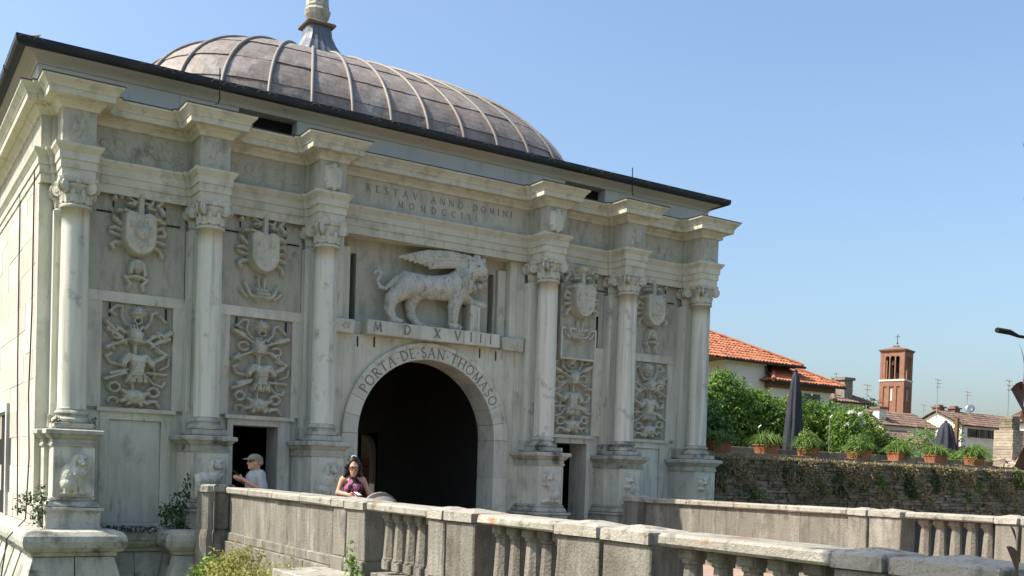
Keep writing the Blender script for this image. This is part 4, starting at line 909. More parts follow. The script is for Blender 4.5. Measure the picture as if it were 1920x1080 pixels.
# ================================================================== bridge parapets
def bal_mesh():
    b = MB()
    b.box(-.085,.085,-.085,.085,.40,.52, c=.012)
    b.lathe([(.098,.52),(.098,.535),(.092,.55),(.072,.93),(.07,.95),(.088,.96),(.088,.99)], n=8, a0=math.pi/8)
    b.box(-.09,.09,-.09,.09,.985,1.075, c=.015)
    return b.mesh('baluster')
bal_me = bal_mesh(); bal_me.materials.append(M['parapet'])
def cap_mb(x0, x1, y0, y1, z0, z1, ov=.03):
    X0, X1, Y0, Y1 = x0-ov, x1+ov, y0, y1; b = MB(); zc = z0+(z1-z0)*.62; mx, my = (X0+X1)/2, (Y0+Y1)/2; c_ = .02
    v = [(X0,Y0,z0),(X1,Y0,z0),(X1,Y1,z0),(X0,Y1,z0),(X0,Y0,zc),(X1,Y0,zc),(X1,Y1,zc),(X0,Y1,zc),
         (X0+c_*2,Y0+c_,zc+.012),(X1-c_*2,Y0+c_,zc+.012),(X1-c_*2,Y1-c_,zc+.012),(X0+c_*2,Y1-c_,zc+.012),(mx-.04,my-.03,z1-.012),(mx+.04,my-.03,z1-.012),(mx+.04,my+.03,z1-.012),(mx-.04,my+.03,z1-.012)]
    f = [(0,3,2,1)]
    for r_ in range(3):
        for i in range(4): f.append((r_*4+i, r_*4+(i+1)%4, r_*4+4+(i+1)%4, r_*4+4+i))
    f.append((12,13,14,15)); return b.add(v, f)
def wobble(mb_, amp=.004):
    mb_.v = [(p[0]+random.uniform(-amp,amp), p[1]+random.uniform(-amp,amp), p[2]+random.uniform(-amp,amp)) for p in mb_.v]; return mb_
def parapet(name, x0, x1, ytop, slope, ztop, panel, posts, rails, balus, endpost):
    """a parapet along y between faces x0<x1; slope tilts it gently with the bridge"""
    root = empty(name, ((x0+x1)/2, -7, -.3))
    inv = Matrix.Translation((-(x0+x1)/2, 7, .3))
    def put(mb_, nm, mat, w=.004):
        wobble(mb_, w); mb_.v = [(p[0], p[1], p[2]+slope*(p[1]+1)) for p in mb_.v]
        o = mb_.build(nm, mat, root); o.matrix_parent_inverse = inv; return o
    zr = ztop-.10
    # solid panel of slabs with a coping
    n = 5; ya, yb = panel
    for k in range(n):
        a, b = ya+(yb-ya)*k/n, ya+(yb-ya)*(k+1)/n
        put(MB().box(x0+.035, x1-.035, min(a,b)+.003, max(a,b)-.003, .50, zr-.001), 'panel_slab', M['parapet'], .001)
        put(MB().box(x0-.005, x1+.005, min(a,b)+.002, max(a,b)-.002, .37, .50, c=.012), 'plinth_stone', M['parapet'])
        put(MB().box(x0-.05, x1+.03, min(a,b)+.002, max(a,b)-.002, -.30, .368, c=.012), 'footing_stone', M['parapet'])
    n = 4
    for k in range(n):
        a, b = ya+(yb-ya)*k/n, ya+(yb-ya)*(k+1)/n
        put(MB().box(x0-.035, x1+.035, min(a,b)+.003, max(a,b)-.003, zr, ztop, c=.018), 'coping_stone', M['coping'], .005)
    for a, b in posts:
        lo, hi = min(a,b), max(a,b)
        put(MB().box(x0, x1, lo, hi, .515, zr-.002, c=.012), 'post', M['parapet']); put(MB().box(x0-.03, x1+.03, lo-.004, hi+.004, .28, .515, c=.015), 'post_base', M['parapet'])
        put(MB().box(x0-.05, x1+.03, lo-.002, hi+.002, -.32, .278, c=.012), 'footing_stone', M['parapet'])
        put(cap_mb(x0, x1, lo+.003, hi-.003, zr, ztop+.04), 'post_cap', M['coping'], .005)
    for a, b in rails:
        lo, hi = min(a,b), max(a,b); mid = (lo+hi)/2
        put(MB().box(x0-.025, x1+.025, lo+.004, hi-.004, zr, ztop-.005, c=.02), 'rail', M['coping'], .004)
        put(MB().box(x0+.05, x1-.05, lo, hi, .28, .40, c=.012), 'bottom_rail', M['parapet']); put(MB().box(x0-.05, x1+.03, lo, hi, -.30, .278, c=.012), 'footing_stone', M['parapet'])
    xm = (x0+x1)/2
    for y in balus:
        o = link_mesh('baluster', bal_me, None, root, (xm+random.uniform(-.006,.006), y, slope*(y+1)+(zr-1.075)), (0, 0, random.uniform(-.04,.04)), (1.02, 1.02, 1)); o.matrix_parent_inverse = inv
    for (a0, a1, b0, b1) in endpost:
        zt = ztop+.02; cx_, cy_ = (a0+a1)/2, (b0+b1)/2; hx, hy = (a1-a0)/2, (b1-b0)/2; q = .08
        def octo(k, z): return [(cx_+sx, cy_+sy, z) for sx, sy in ((-hx*k+q,-hy*k),(hx*k-q,-hy*k),(hx*k,-hy*k+q),(hx*k,hy*k-q),(hx*k-q,hy*k),(-hx*k+q,hy*k),(-hx*k,hy*k-q),(-hx*k,-hy*k+q))]
        def stack(rows):
            b = MB(); v = []; f = []
            for k, z in rows: v += octo(k, z)
            for r_ in range(len(rows)-1):
                for i in range(8): f.append((r_*8+i, r_*8+(i+1)%8, r_*8+8+(i+1)%8, r_*8+8+i))
            f.append(tuple(range(7,-1,-1))); f.append(tuple(range((len(rows)-1)*8, len(rows)*8))); return b.add(v, f)
        put(stack([(1,.55),(1,zt-.10)]), 'end_post', M['parapet']); put(stack([(1.1,zt-.099),(1.1,zt-.01),(.9,zt+.02)]), 'end_post_cap', M['coping']); put(stack([(1.12,-.3),(1.12,.40),(1.1,.46),(1.02,.548)]), 'end_post_base', M['parapet'])
    return root
near = parapet('bridge_parapet', -4.40, -4.02, 0, .006, 1.22, (-1.08, -5.41), [(-5.42,-5.79), (-5.83,-6.37), (-7.95,-8.29), (-8.33,-8.89), (-10.28,-10.87), (-10.92,-11.51), (-13.22,-13.59), (-13.63,-14.31)],
    [(-6.45,-7.95), (-8.97,-10.28), (-11.60,-13.22)], [-6.70,-6.97,-7.25,-7.52,-7.78, -9.14,-9.40,-9.66,-9.92,-10.15, -11.78,-12.08,-12.38,-12.67,-12.97], [(-4.78,-4.36,-1.04,-.60), (-4.62,-4.30,-1.07,-1.02)])
tag(near, 'weathered stone parapet along the left side of the bridge, nearest the viewer', 'parapet', 'bridge parapets')
far = parapet('bridge_parapet', 4.20, 4.56, 0, 0.0, 1.19, (-1.12, -6.24), [(-6.25,-6.62), (-6.67,-7.26), (-8.82,-9.16), (-9.21,-9.75), (-11.3,-11.65), (-11.7,-12.3)],
    [(-7.34,-8.82), (-9.83,-11.3)], [-7.58,-7.84,-8.10,-8.36,-8.62, -10.05,-10.31,-10.57,-10.83,-11.08], [(3.95,4.40,-1.10,-.66)])
tag(far, 'stone parapet on the far right side of the bridge with a long solid panel', 'parapet', 'bridge parapets')
pier = empty('bridge_pier', (-4.9, -6.0, -1.9)); tag(pier, 'low stone pier with a flat pale top jutting from the bridge below the parapet', 'pier')
pinv = Matrix.Translation((4.9, 6.0, 1.9))
for b, nm in (((-5.15,-4.46,-7.0,-5.35,.20,.33), 'pier_slab'), ((-5.05,-4.46,-6.9,-5.45,-1.9,.197), 'pier_body')):
    o = wobble(MB().box(*b, c=.02)).build(nm, M['coping'] if nm == 'pier_slab' else M['base'], pier); o.matrix_parent_inverse = pinv
box('bridge_wall', (-4.42, 4.5, -14.4, -1.1, -1.9, -.31), M['base'])
tag(bpy.data.objects['bridge_wall'], 'stone side wall carrying the bridge deck under the parapets', 'bridge wall')
# ================================================================== vegetation helpers
def leaf_arrays(C, N_, size, rng, asp=.45, up_bias=.0):
    """rhombic leaves bent along the middle at centres C with normals N_"""
    n = len(C); d = rng.normal(size=(n, 3)); d -= N_*np.sum(d*N_, 1)[:, None]; d /= np.linalg.norm(d, axis=1)[:, None]+1e-9
    w = np.cross(N_, d); s = size*rng.uniform(.6, 1.35, n)[:, None]
    a = C-d*s*.5; b = C+w*s*asp*.5-N_*s*.06; c_ = C+d*s*.5-N_*s*.10; e_ = C-w*s*asp*.5-N_*s*.06
    V = np.stack([a, b, c_, e_], 1).reshape(-1, 3); Q = np.arange(4*n).reshape(n, 4); return V, Q
def blobs_leaves(blobs, dens, size, rng, asp=.45, shell=.55):
    Cs, Ns = [], []
    for (c_, r_) in blobs:
        r_ = np.array(r_, float); n = int(dens*(r_[0]*r_[1]+r_[1]*r_[2]+r_[0]*r_[2])*4.2)
        d = rng.normal(size=(n, 3)); d /= np.linalg.norm(d, axis=1)[:, None]; q = rng.uniform(shell, 1.08, n)**.6
        lump = 1+.16*np.sin(d[:,0]*7+c_[0]*3)*np.sin(d[:,2]*8+c_[1])+.10*np.sin(d[:,1]*13+d[:,2]*11)
        Cs.append(np.array(c_)+d*r_*(q*lump)[:, None]); nn = d+rng.normal(size=(n, 3))*.55+np.array([0,0,.35]); Ns.append(nn/np.linalg.norm(nn, axis=1)[:, None])
    C = np.concatenate(Cs); N_ = np.concatenate(Ns); return leaf_arrays(C, N_, size, rng, asp)
def foliage(name, blobs, dens, size, mat, parent, seed=1, asp=.45, shell=.55):
    rng = np.random.default_rng(seed); V, Q = blobs_leaves(blobs, dens, size, rng, asp, shell); me = np_mesh(name, V, Q); return link_mesh(name, me, mat, parent)
def blades(name, bases, h, w, mat, parent=None, seed=1, lean=.5, droop=.4):
    rng = np.random.default_rng(seed); B = np.asarray(bases, float); n = len(B); a = rng.uniform(0, 2*np.pi, n); dr = np.stack([np.cos(a), np.sin(a), np.zeros(n)], 1); L = (h*rng.uniform(.5, 1.3, n))[:, None]
    sd = np.stack([-np.sin(a), np.cos(a), np.zeros(n)], 1)*w*.5; l_ = (lean*rng.uniform(.1, 1.2, n))[:, None]; upv = np.array([0, 0, 1.0])
    p1 = B+upv*L*.55+dr*L*l_*.35; p2 = B+upv*L*(1-droop*l_)+dr*L*l_
    V = np.stack([B-sd, B+sd, p1+sd*.8, p1-sd*.8, p2+sd*.12, p2-sd*.12], 1).reshape(-1, 3); k = np.arange(n)*6
    Q = np.concatenate([np.stack([k, k+1, k+2, k+3], 1), np.stack([k+3, k+2, k+4, k+5], 1)]); return link_mesh(name, np_mesh(name, V, Q), mat, parent)
def stems(parent, base, tips, r0=.02, r1=.006, mat=None, nm='stem'):
    for tp in tips:
        b = Vector(base); t = Vector(tp); mid = b.lerp(t, .5)+Vector((random.uniform(-.06,.06), random.uniform(-.06,.06), .04)); MB().tube([b, mid, t], [r0, (r0+r1)/2, r1], 5).build(nm, mat or M['bark'], parent)
def shrub(name, label, cat, base, blobs, dens, size, mat, seed, group=None, asp=.45, shell=.5, r0=.02):
    root = empty(name, base); tag(root, label, cat, group)
    foliage('foliage', [((c_[0], c_[1], c_[2]), r_) for c_, r_ in blobs], dens, size, mat, root, seed, asp, shell)
    stems(root, (0,0,-.05), [c_ for c_, r_ in blobs[:7]], r0); return root
# ---- plants rooted on and below the gate
shrub('wall_shrub', 'small olive green shrub rooted on the ledge at the left corner pedestal', 'shrub', (-7.0,-.25,.55), [((-.05,0,.42),(.16,.16,.2)), ((-.28,-.05,.50),(.16,.12,.12)), ((-.05,.02,.65),(.10,.10,.14)), ((-.38,0,.32),(.12,.1,.08)), ((-.12,-.05,.2),(.12,.12,.14))], 330, .07, M['leaf_weed'], 11, r0=.007).scale = (.85,.85,.85)
shrub('wall_shrub', 'dark green shrub growing between the second pedestal and the blind door', 'shrub', (-4.98,-.25,.45), [((-.02,0,.25),(.30,.22,.24)), ((.06,0,.55),(.22,.18,.22)), ((.18,0,.82),(.10,.10,.22)), ((-.22,0,.40),(.16,.14,.16)), ((.12,-.05,.08),(.2,.2,.2))], 330, .075, M['leaf_dark'], 12, r0=.007).scale = (.85,.85,.9)
shrub('bank_bush', 'dark green leafy bush below the end post of the near parapet', 'bush', (-4.98,-2.0,-1.9), [((0,0,1.6),(.36,.42,.42)), ((.05,-.3,1.85),(.28,.32,.30)), ((-.1,.2,1.2),(.4,.45,.6)), ((0,0,.6),(.4,.4,.7))], 420, .085, M['leaf_hedge'], 13, 'bushes below the near parapet')
shrub('bank_bush', 'tall yellowish bush against the solid panel of the near parapet', 'bush', (-5.02,-3.7,-1.9), [((-.05,.3,1.8),(.40,.42,.55)), ((.05,0,2.05),(.30,.34,.38)), ((0,-.5,1.7),(.36,.40,.52)), ((0,.6,1.75),(.3,.3,.45)), ((0,0,1.0),(.42,.8,.8))], 480, .062, M['leaf_yellow'], 14, 'bushes below the near parapet')
shrub('bank_bush', 'sparse yellow green bush with thin upright sprigs beside the pier', 'bush', (-4.98,-5.05,-1.9), [((0,.35,1.75),(.26,.30,.45)), ((0,-.05,1.9),(.20,.26,.40)), ((0,-.45,1.95),(.18,.22,.42)), ((0,0,1.0),(.3,.7,.7))], 420, .058, M['leaf_yellow'], 15, 'bushes below the near parapet')
shrub('wall_shrub', 'small green weed at the foot of the first balusters', 'weed', (-4.62,-6.55,.28), [((0,0,.12),(.1,.14,.14)), ((0,.06,.30),(.06,.07,.16))], 500, .06, M['leaf_bright'], 16)
for (bx, by, bz, nm) in ((-6.25,.05,.42,'weeds on the ledge beside the corner pedestal'), (-5.6,.02,.42,'dark weeds along the step under the blind door')):
    w = empty('ledge_weed', (bx,by,bz)); tag(w, nm, 'weed', 'weeds on the gate ledges')
    foliage('foliage', [((dx, dy, .05+.02*random.random()), (.10,.06,.06)) for dx in np.arange(-.35,.45,.16) for dy in (0,)], 700, .06, M['leaf_weed'], w, int(abs(bx)*10))
for i, x in enumerate((CX[0]-.27, CX[0]+.26, CX[3]-.30, CX[1]+.2)):
    w = empty('ledge_weed', (x,-.24 if i < 3 else -.3, 2.06 if i < 3 else .86)); tag(w, ['little dry weed left of the first column base', 'little weed right of the first column base', 'little weed beside the column base right of the arch', 'little weed at the foot of the second pedestal'][i], 'weed', 'weeds on the gate ledges')
    foliage('foliage', [((0,0,.06),(.07,.06,.07)), ((.03,0,.14),(.04,.04,.06))], 700, .05, M['leaf_weed'], w, 60+i)
# cables on the flank
for pts, lab in (([(-7.07,.85,6.6),(-7.08,.8,5.9),(-7.075,.82,4.0),(-7.09,.9,2.6),(-7.08,.78,1.6),(-7.12,.75,.6),(-7.4,.6,.3),(-7.5,.55,-.5)], 'thin dark cable hanging down the sunlit flank near the corner'), ([(-7.07,2.6,6.4),(-7.08,2.5,5.0),(-7.07,2.5,3.0),(-7.08,2.2,1.6),(-7.1,1.9,.6)], 'thin dark cable on the sunlit flank farther from the corner')):
    tag(MB().tube(pts, .012, 5).build('cable', M['cable']), lab, 'cable', 'cables on the flank wall')
# ================================================================== rubble rampart with the garden terrace
ramp = empty('rubble_wall', (16, 2.6, -1.9)); tag(ramp, 'dark overgrown wall of thin rubble stones right of the gate', 'stone wall'); rinv = Matrix.Translation((-16, -2.6, 1.9))
def RP(o, mesh_inv=True): o.parent = ramp; o.matrix_parent_inverse = rinv; return o
RP(box('wall_core', (7.1, 40, 2.62, 2.96, -1.9, 2.20), M['mortar']))
stones = []
z = .55; rs = random.Random(3)
while z < 2.19:
    h = rs.uniform(.055, .12); x = 7.1+rs.uniform(0,.2)
    while x < 31:
        L = rs.uniform(.12,.42); stones.append((x, x+L-.012, z, z+h-.010, 2.5+rs.uniform(-.03,.05))); x += L
    z += h
stones.sort(key=lambda s_: -(s_[1]-s_[0])*(s_[3]-s_[2])*(1.0 if s_[2] > 1.05 and s_[0] > 8.6 and s_[1] < 24 else .05))
def stone_mb(mb_, s_):
    x0, x1, z0, z1, y = s_; j = lambda a: rs.uniform(-a, a)
    return mb_.hexa([(x0+j(.012),y+j(.02),z0+j(.01)),(x1+j(.012),y+j(.02),z0+j(.01)),(x1,2.64,z0),(x0,2.64,z0),(x0+j(.012),y+j(.02),z1+j(.01)),(x1+j(.012),y+j(.02),z1+j(.01)),(x1,2.64,z1),(x0,2.64,z1)])
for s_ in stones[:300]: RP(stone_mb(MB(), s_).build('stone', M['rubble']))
mb_ = MB()
for s_ in stones[300:]: stone_mb(mb_, s_)
o = RP(mb_.build('small_stones', M['rubble'])); o['kind'] = 'stuff'
x = 8.0
while x < 31:
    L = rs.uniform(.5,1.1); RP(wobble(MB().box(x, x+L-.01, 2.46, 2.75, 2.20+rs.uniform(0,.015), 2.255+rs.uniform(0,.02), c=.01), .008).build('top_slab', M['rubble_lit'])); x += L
# grass and weeds hanging on it
rng = np.random.default_rng(5)
nb = 5200; gx = rng.uniform(8.5, 26, nb); clump = .5+.5*np.sin(gx*1.7)*np.sin(gx*.63+1); keep = rng.random(nb) < np.where(gx < 13.5, .95, .2+.4*clump); gx = gx[keep]
gy = rng.uniform(2.42, 2.8, len(gx)); g = blades('dry_grass', np.stack([gx, gy, 2.20+0*gx], 1), .17, .016, M['dry_grass'], None, 6, 1.1, .7); g2 = None; tag(g, 'dry straw coloured grass fringing the top of the rubble wall', 'grass', kind='stuff')
nb = 2400; hx = rng.normal(0, 1, nb); cl = rng.choice(np.array([[9.0,1.9],[10.2,1.8],[11.5,1.9],[12.6,1.75],[13.3,1.2],[14.6,1.25],[16.6,1.3],[17.2,1.9],[20.5,1.7],[22.0,1.5],[9.6,1.4],[15.4,1.85],[23.5,1.9]]), nb)
bx = cl[:,0]+hx*.35; bz = cl[:,1]+rng.normal(0,.12,nb); g = blades('hanging_grass', np.stack([bx, rng.uniform(2.44,2.50,nb), bz], 1), .17, .018, M['dry_grass'], None, 7, 1.4, 1.1); tag(g, 'tufts of dry grass hanging on the face of the rubble wall', 'grass', kind='stuff')
wl_ = [(9.1,1.95,.26,'leaf_bright'),(9.8,1.55,.16,'leaf_fern'),(11.0,1.3,.14,'leaf_fern'),(13.5,1.65,.12,'leaf_bright'),(16.15,1.85,.22,'leaf_bright'),(15.5,1.55,.10,'leaf_fern'),(19.7,1.55,.14,'leaf_bright'),(21.0,1.75,.20,'leaf_bright'),(20.5,1.35,.15,'leaf_bright'),(23.2,2.1,.3,'leaf_fern'),(12.2,1.9,.2,'leaf_weed'),(14.3,1.6,.3,'leaf_weed'),(17.6,1.6,.3,'leaf_weed'),(18.8,1.8,.25,'leaf_weed')]
where = ['bright weed on the rubble wall close to the gate', 'small weed low on the rubble wall beside the gate', 'small fern low on the wall under the first planters', 'little bright sprig on the wall below the tall umbrella', 'bright leafy weed on the wall under the middle planter', 'little fern on the wall left of the middle weed', 'small bright weed on the wall under the small umbrella', 'large bright weed hanging on the right part of the wall', 'bright sprig below the large hanging weed at the right', 'fern clump on the wall top at the far right', 'dull green creeper under the second planter', 'dull green creeper low below the tall umbrella', 'dull green creeper right of the middle weed', 'dull green creeper below the sixth planter']
for i, (x, z, r_, mt) in enumerate(wl_):
    w = empty('wall_weed', (x, 2.5, z)); tag(w, where[i], 'weed', 'weeds on the rubble wall')
    foliage('foliage', [((0,-.05,0),(r_*.8,.10,r_)), ((r_*.5,-.08,-r_*.8),(r_*.5,.08,r_*.6)), ((-r_*.4,-.06,r_*.5),(r_*.4,.08,r_*.4))], 420, .075, M[mt], w, 100+i)
def creeper(name, n, mat, seed, label, size, lo):
    rg = np.random.default_rng(seed); x = rg.uniform(8.2, 27, n*3); z = rg.uniform(.9, 2.28, n*3)
    f_ = np.sin(x*1.9+seed)*np.sin(z*3.1+x*.7)+.6*np.sin(x*4.3+z*5.1+seed*2)+.5*(z-1.6)/.6; k = f_ > lo; x, z = x[k][:n], z[k][:n]
    C_ = np.stack([x, 2.46-rg.uniform(0,.10,len(x)), z], 1); N_ = rg.normal(size=(len(x),3))*.6+np.array([0,-1,.5]); N_ /= np.linalg.norm(N_, axis=1)[:,None]
    V, Q = leaf_arrays(C_, N_, size, rg, .5); tag(link_mesh(name, np_mesh(name, V, Q), mat), label, 'creeper', kind='stuff')
creeper('green_creeper', 2600, M['leaf_weed'], 3, 'dull green creeper spreading over the rubble wall', .075, .75)
creeper('brown_creeper', 6500, M['dry_grass'], 8, 'withered brown creeper spreading over the rubble wall', .07, .35)
# low kerb wall on the terrace carrying the planters
kerb = empty('terrace_kerb', (16, 3.3, 2.3)); tag(kerb, 'low stone kerb along the garden terrace under the planters', 'kerb'); kinv = Matrix.Translation((-16,-3.3,-2.3))
x = 8.2
while x < 24:
    L = rs.uniform(.8,1.4); o = wobble(MB().box(x, x+L-.012, 3.05, 3.55, 2.29, 2.40+rs.uniform(0,.012), c=.012), .006).build('kerb_stone', M['rubble'], kerb); o.matrix_parent_inverse = kinv; x += L
x = 8.2
while x < 24:
    L = rs.uniform(.8,1.4); o = wobble(MB().box(x, x+L-.012, 4.3, 4.55, 2.29, 2.62, c=.012), .006).build('kerb_stone', M['rubble'], kerb); o.matrix_parent_inverse = kinv; x += L
# ---- planters
pot = MB(); hw = .40
def pot_mesh():
    b = MB(); w0, w1, d0, d1 = .36, .42, .17, .20
    b.hexa([(-w0,-d0,0),(w0,-d0,0),(w0,d0,0),(-w0,d0,0),(-w1,-d1,.22),(w1,-d1,.22),(w1,d1,.22),(-w1,d1,.22)]); return b.mesh('pot_body')
def rim_mesh(): return MB().box(-.45,.45,-.225,.225,.222,.265, c=.012).mesh('pot_rim')
def soil_mesh(): return MB().box(-.40,.40,-.18,.18,.266,.28).mesh('soil')
pm, rm_, sm = pot_mesh(), rim_mesh(), soil_mesh(); pm.materials.append(M['terracotta']); rm_.materials.append(M['terracotta']); sm.materials.append(M['mortar'])
pots = [(10.35,1.0,'terracotta planter with a drooping fern nearest the gate'), (12.25,.9,'terracotta planter with a wide fern, second from the gate'), (13.95,.72,'small terracotta planter with fern in front of the tall umbrella'), (16.2,1.0,'terracotta planter with fern in front of the white oleander'), (18.0,.75,'terracotta planter with fern right of the oleander'), (19.9,.9,'terracotta planter with fern in front of the small dark umbrella'), (22.0,.8,'terracotta planter with fern beside the masonry pier')]
for i, (x, sc, lab) in enumerate(pots):
    p_ = empty('planter', (x, 3.28, 2.405), random.uniform(-.15,.15)); p_.scale = (sc*.85, 1, 1); tag(p_, lab, 'planter', 'terracotta planters on the terrace')
    link_mesh('pot_body', pm, None, p_); link_mesh('pot_rim', rm_, None, p_); link_mesh('soil', sm, None, p_)
    rg = np.random.default_rng(70+i); nb = 900; b_ = np.stack([rg.uniform(-.36,.36,nb), rg.uniform(-.17,.17,nb), np.full(nb,.26)], 1)
    blades('fern_fronds', b_, random.uniform(.30,.48), .03, M['leaf_fern'], p_, 80+i, 1.25, .75)
    rq = random.Random(i*7+1); k_ = rq.uniform(.75,1.25)
    foliage('fern_leaves', [((rq.uniform(-.08,.08),0,.40*k_),(.46*k_,.30,.20*k_)), ((.28*rq.choice((-1,1)),-.10,.26),(.30*k_,.28,.24)), ((rq.uniform(-.3,.3),-.05,.50*k_),(.2,.18,.16*k_))], 420, rq.uniform(.05,.085), M[rq.choice(('leaf_fern','leaf_fern','leaf_weed','leaf_bright'))], p_, 90+i)
# ---- closed parasols
def parasol(x, y, z, h, r, lab):
    p_ = empty('parasol', (x,y,z)); tag(p_, lab, 'parasol', 'closed dark parasols')
    v = []; f = []; n = 32; rows = [(.10,1.0),(.22,.985),(.38,.93),(.55,.80),(.68,.62),(.84,.42),(1.0,.22),(.95,.12),(.72,.05)]
    for j, (k, t) in enumerate(rows):
        for i in range(n):
            a = 2*math.pi*i/n; q = k*r*(1+.20*math.sin(i*math.pi/2+.15*j)*min(1, j*.4)+.06*math.sin(i*1.7+j*.8)); v.append((q*math.cos(a), q*math.sin(a)*.85, h*t+.03*math.sin(i*1.3)*(j > 6)))
    for j in range(len(rows)-1):
        for i in range(n): f.append((j*n+(i), (j+1)*n+i, (j+1)*n+(i+1)%n, j*n+(i+1)%n))
    link_mesh('canopy', raw_mesh('canopy', v, f, True), M['umbrella'], p_)
    MB().tube([(0,0,0),(0,0,h+.05)], .028, 8).build('pole', M['metal'], p_); MB().lathe([(.06,h-.02),(.07,h+.02),(.02,h+.07)], n=10).build('top_cap', M['umbrella'], p_); MB().box(-.3,.3,-.3,.3,0,.06, c=.01).build('base_plate', M['metal'], p_); MB().tube([(r*.62,0,h*.45),(r*.3,r*.5,h*.46),(-r*.5,r*.4,h*.455),(-r*.6,-.1,h*.45),(r*.2,-r*.55,h*.45),(r*.62,0,h*.45)], .012, 5).build('tie_strap', M['umbrella'], p_)
parasol(15.2, 5.0, 2.3, 2.80, .30, 'tall closed dark grey parasol in front of the hedge')
parasol(24.3, 6.0, 2.3, 1.75, .50, 'smaller closed black parasol near the masonry pier')
post = MB().box(25.0,25.12,6.0,6.12,2.3,4.25).build('wooden_post', M['wood']); tag(post, 'weathered upright post beside the small black parasol', 'post')
# ---- hedge shrubs, oleander, trees
def bl(*a): return [((x, y, z), (rx, ry, rz)) for x, y, z, rx, ry, rz in a]
shrub('garden_shrub', 'dark green dense shrub of the hedge next to the gate', 'shrub', (12.9,7.2,2.3), bl((0,0,1.2,1.3,.9,1.2),(-.6,.2,1.6,.9,.8,.8),(.5,0,.7,1.1,.8,.9),(-1.6,0,1.2,1.0,.8,1.1),(-1.6,0,.5,1.0,.8,.7)), 300, .12, M['leaf_dark'], 21, 'shrubs of the terrace hedge', r0=.05)
shrub('garden_shrub', 'bright green pointed shrub rising above the hedge', 'shrub', (15.0,7.6,2.3), bl((-.2,0,2.2,.75,.6,.75),(-.5,0,2.55,.45,.4,.45),(.6,0,1.7,1.0,.7,.8),(1.2,0,2.0,.5,.5,.45),(0,0,1.0,1.2,.8,1.0),(-.9,0,1.5,.7,.6,.8),(1.5,-.1,1.2,.9,.8,.9)), 300, .13, M['leaf_bright'], 22, 'shrubs of the terrace hedge', r0=.05)
shrub('garden_shrub', 'mid green broad shrub of the hedge behind the tall parasol', 'shrub', (17.6,7.4,2.3), bl((0,0,1.35,1.4,.8,.95),(-1.0,0,1.6,.9,.7,.75),(1.1,0,1.5,1.0,.8,.75),(0,-.1,.6,1.5,.8,.7),(1.8,0,.9,.9,.8,.9)), 300, .12, M['leaf_hedge'], 23, 'shrubs of the terrace hedge', r0=.05)
shrub('garden_shrub', 'rounded mid green shrub at the right end of the hedge', 'shrub', (21.7,8.0,2.3), bl((0,0,1.1,1.4,.9,1.0),(-1.3,0,1.3,1.2,.8,.95),(1.0,0,.8,1.2,.8,.8),(0,-.1,.5,1.9,.8,.6),(-2.4,0,1.35,1.0,.8,.9),(1.9,0,.6,.9,.8,.65),(-.2,0,1.5,.9,.7,.75)), 300, .12, M['leaf_hedge'], 24, 'shrubs of the terrace hedge', r0=.05)
ol = shrub('oleander', 'oleander bush with clusters of white flowers by the hedge', 'oleander', (18.9,6.0,2.3), bl((0,0,1.0,.75,.6,.75),(-.2,0,1.4,.5,.45,.5),(.4,-.1,.8,.6,.5,.6),(0,-.1,.35,.7,.5,.5)), 330, .17, M['leaf_bright'], 25, asp=.22, r0=.03)
foliage('blossoms', bl((-.05,-.2,1.75,.16,.12,.10),(.35,-.3,1.45,.14,.1,.09),(-.4,-.3,1.35,.12,.1,.08),(.2,-.35,1.7,.10,.08,.08),(.5,-.3,1.1,.08,.06,.06)), 900, .07, M['flower'], ol, 26, .9, .1)
shrub('garden_shrub', 'airy yellow green shrub in front of the white gabled house', 'shrub', (25.6,8.0,2.3), bl((0,0,.9,.8,.6,.8),(-.6,0,.7,.6,.5,.6),(.7,0,1.2,.5,.5,.6),(1.2,0,.6,.6,.5,.6)), 80, .13, M['leaf_fern'], 27, r0=.03)
shrub('garden_shrub', 'feathery bright green shrub left of the masonry pier', 'shrub', (23.0,4.6,2.3), bl((0,0,.35,.7,.4,.32),(.7,0,.45,.5,.4,.3),(-.6,0,.25,.5,.35,.25),(1.4,0,.5,.5,.4,.4)), 200, .09, M['leaf_bright'], 28, r0=.02)
shrub('garden_shrub', 'climbing shrub beside the wooden post', 'shrub', (26.4,7.0,2.3), bl((0,0,1.2,.35,.3,1.0),(.1,0,.5,.5,.4,.5)), 150, .11, M['leaf_dark'], 29, r0=.02)
def tree(x, y, z0, h, blobs, label, mat, seed, size=.4, dens=14):
    t = empty('tree', (x,y,z0)); tag(t, label, 'tree'); MB().tube([(0,0,0),(.1,.05,h*.4),(0,0,h*.75)], [h*.035,h*.025,h*.012], 8).build('trunk', M['bark'], t)
    for c_, r_ in blobs[:5]: MB().tube([(0.05,.02,h*.35), Vector(c_)*.6+Vector((0,0,h*.2)), c_], [h*.015,h*.01,h*.004], 5).build('limb', M['bark'], t)
    foliage('crown', blobs, dens, size, mat, t, seed, .5, .4)
tree(86.5,60,2.3,9, bl((0,0,8.2,2.2,2.0,1.3),(-1.6,0,7.4,1.8,1.6,1.2),(1.9,0,7.6,1.6,1.6,1.2),(0,0,6.5,2.4,2,1.3)), 'dark tree behind the hedge left of the brick tower', M['leaf_dark'], 31, .42, 16)
tree(56,38,2.3,8.0, bl((0,0,7.3,.9,.8,.8),(-.9,0,6.7,.8,.8,.7),(1.0,0,6.9,.7,.7,.6)), 'small tree crown showing behind the red tiled roof', M['leaf_fern'], 32, .32, 26)
# dark scrub at the foot of the terrace to close the view under the hedge
shrub('garden_shrub', 'low dark green planting along the terrace behind the planters', 'shrub', (16,5.4,2.3), [((k*1.1-5.5,random.uniform(-.2,.2),.18),(.7,.3,.24)) for k in range(13)], 150, .10, M['leaf_dark'], 33, r0=.015)
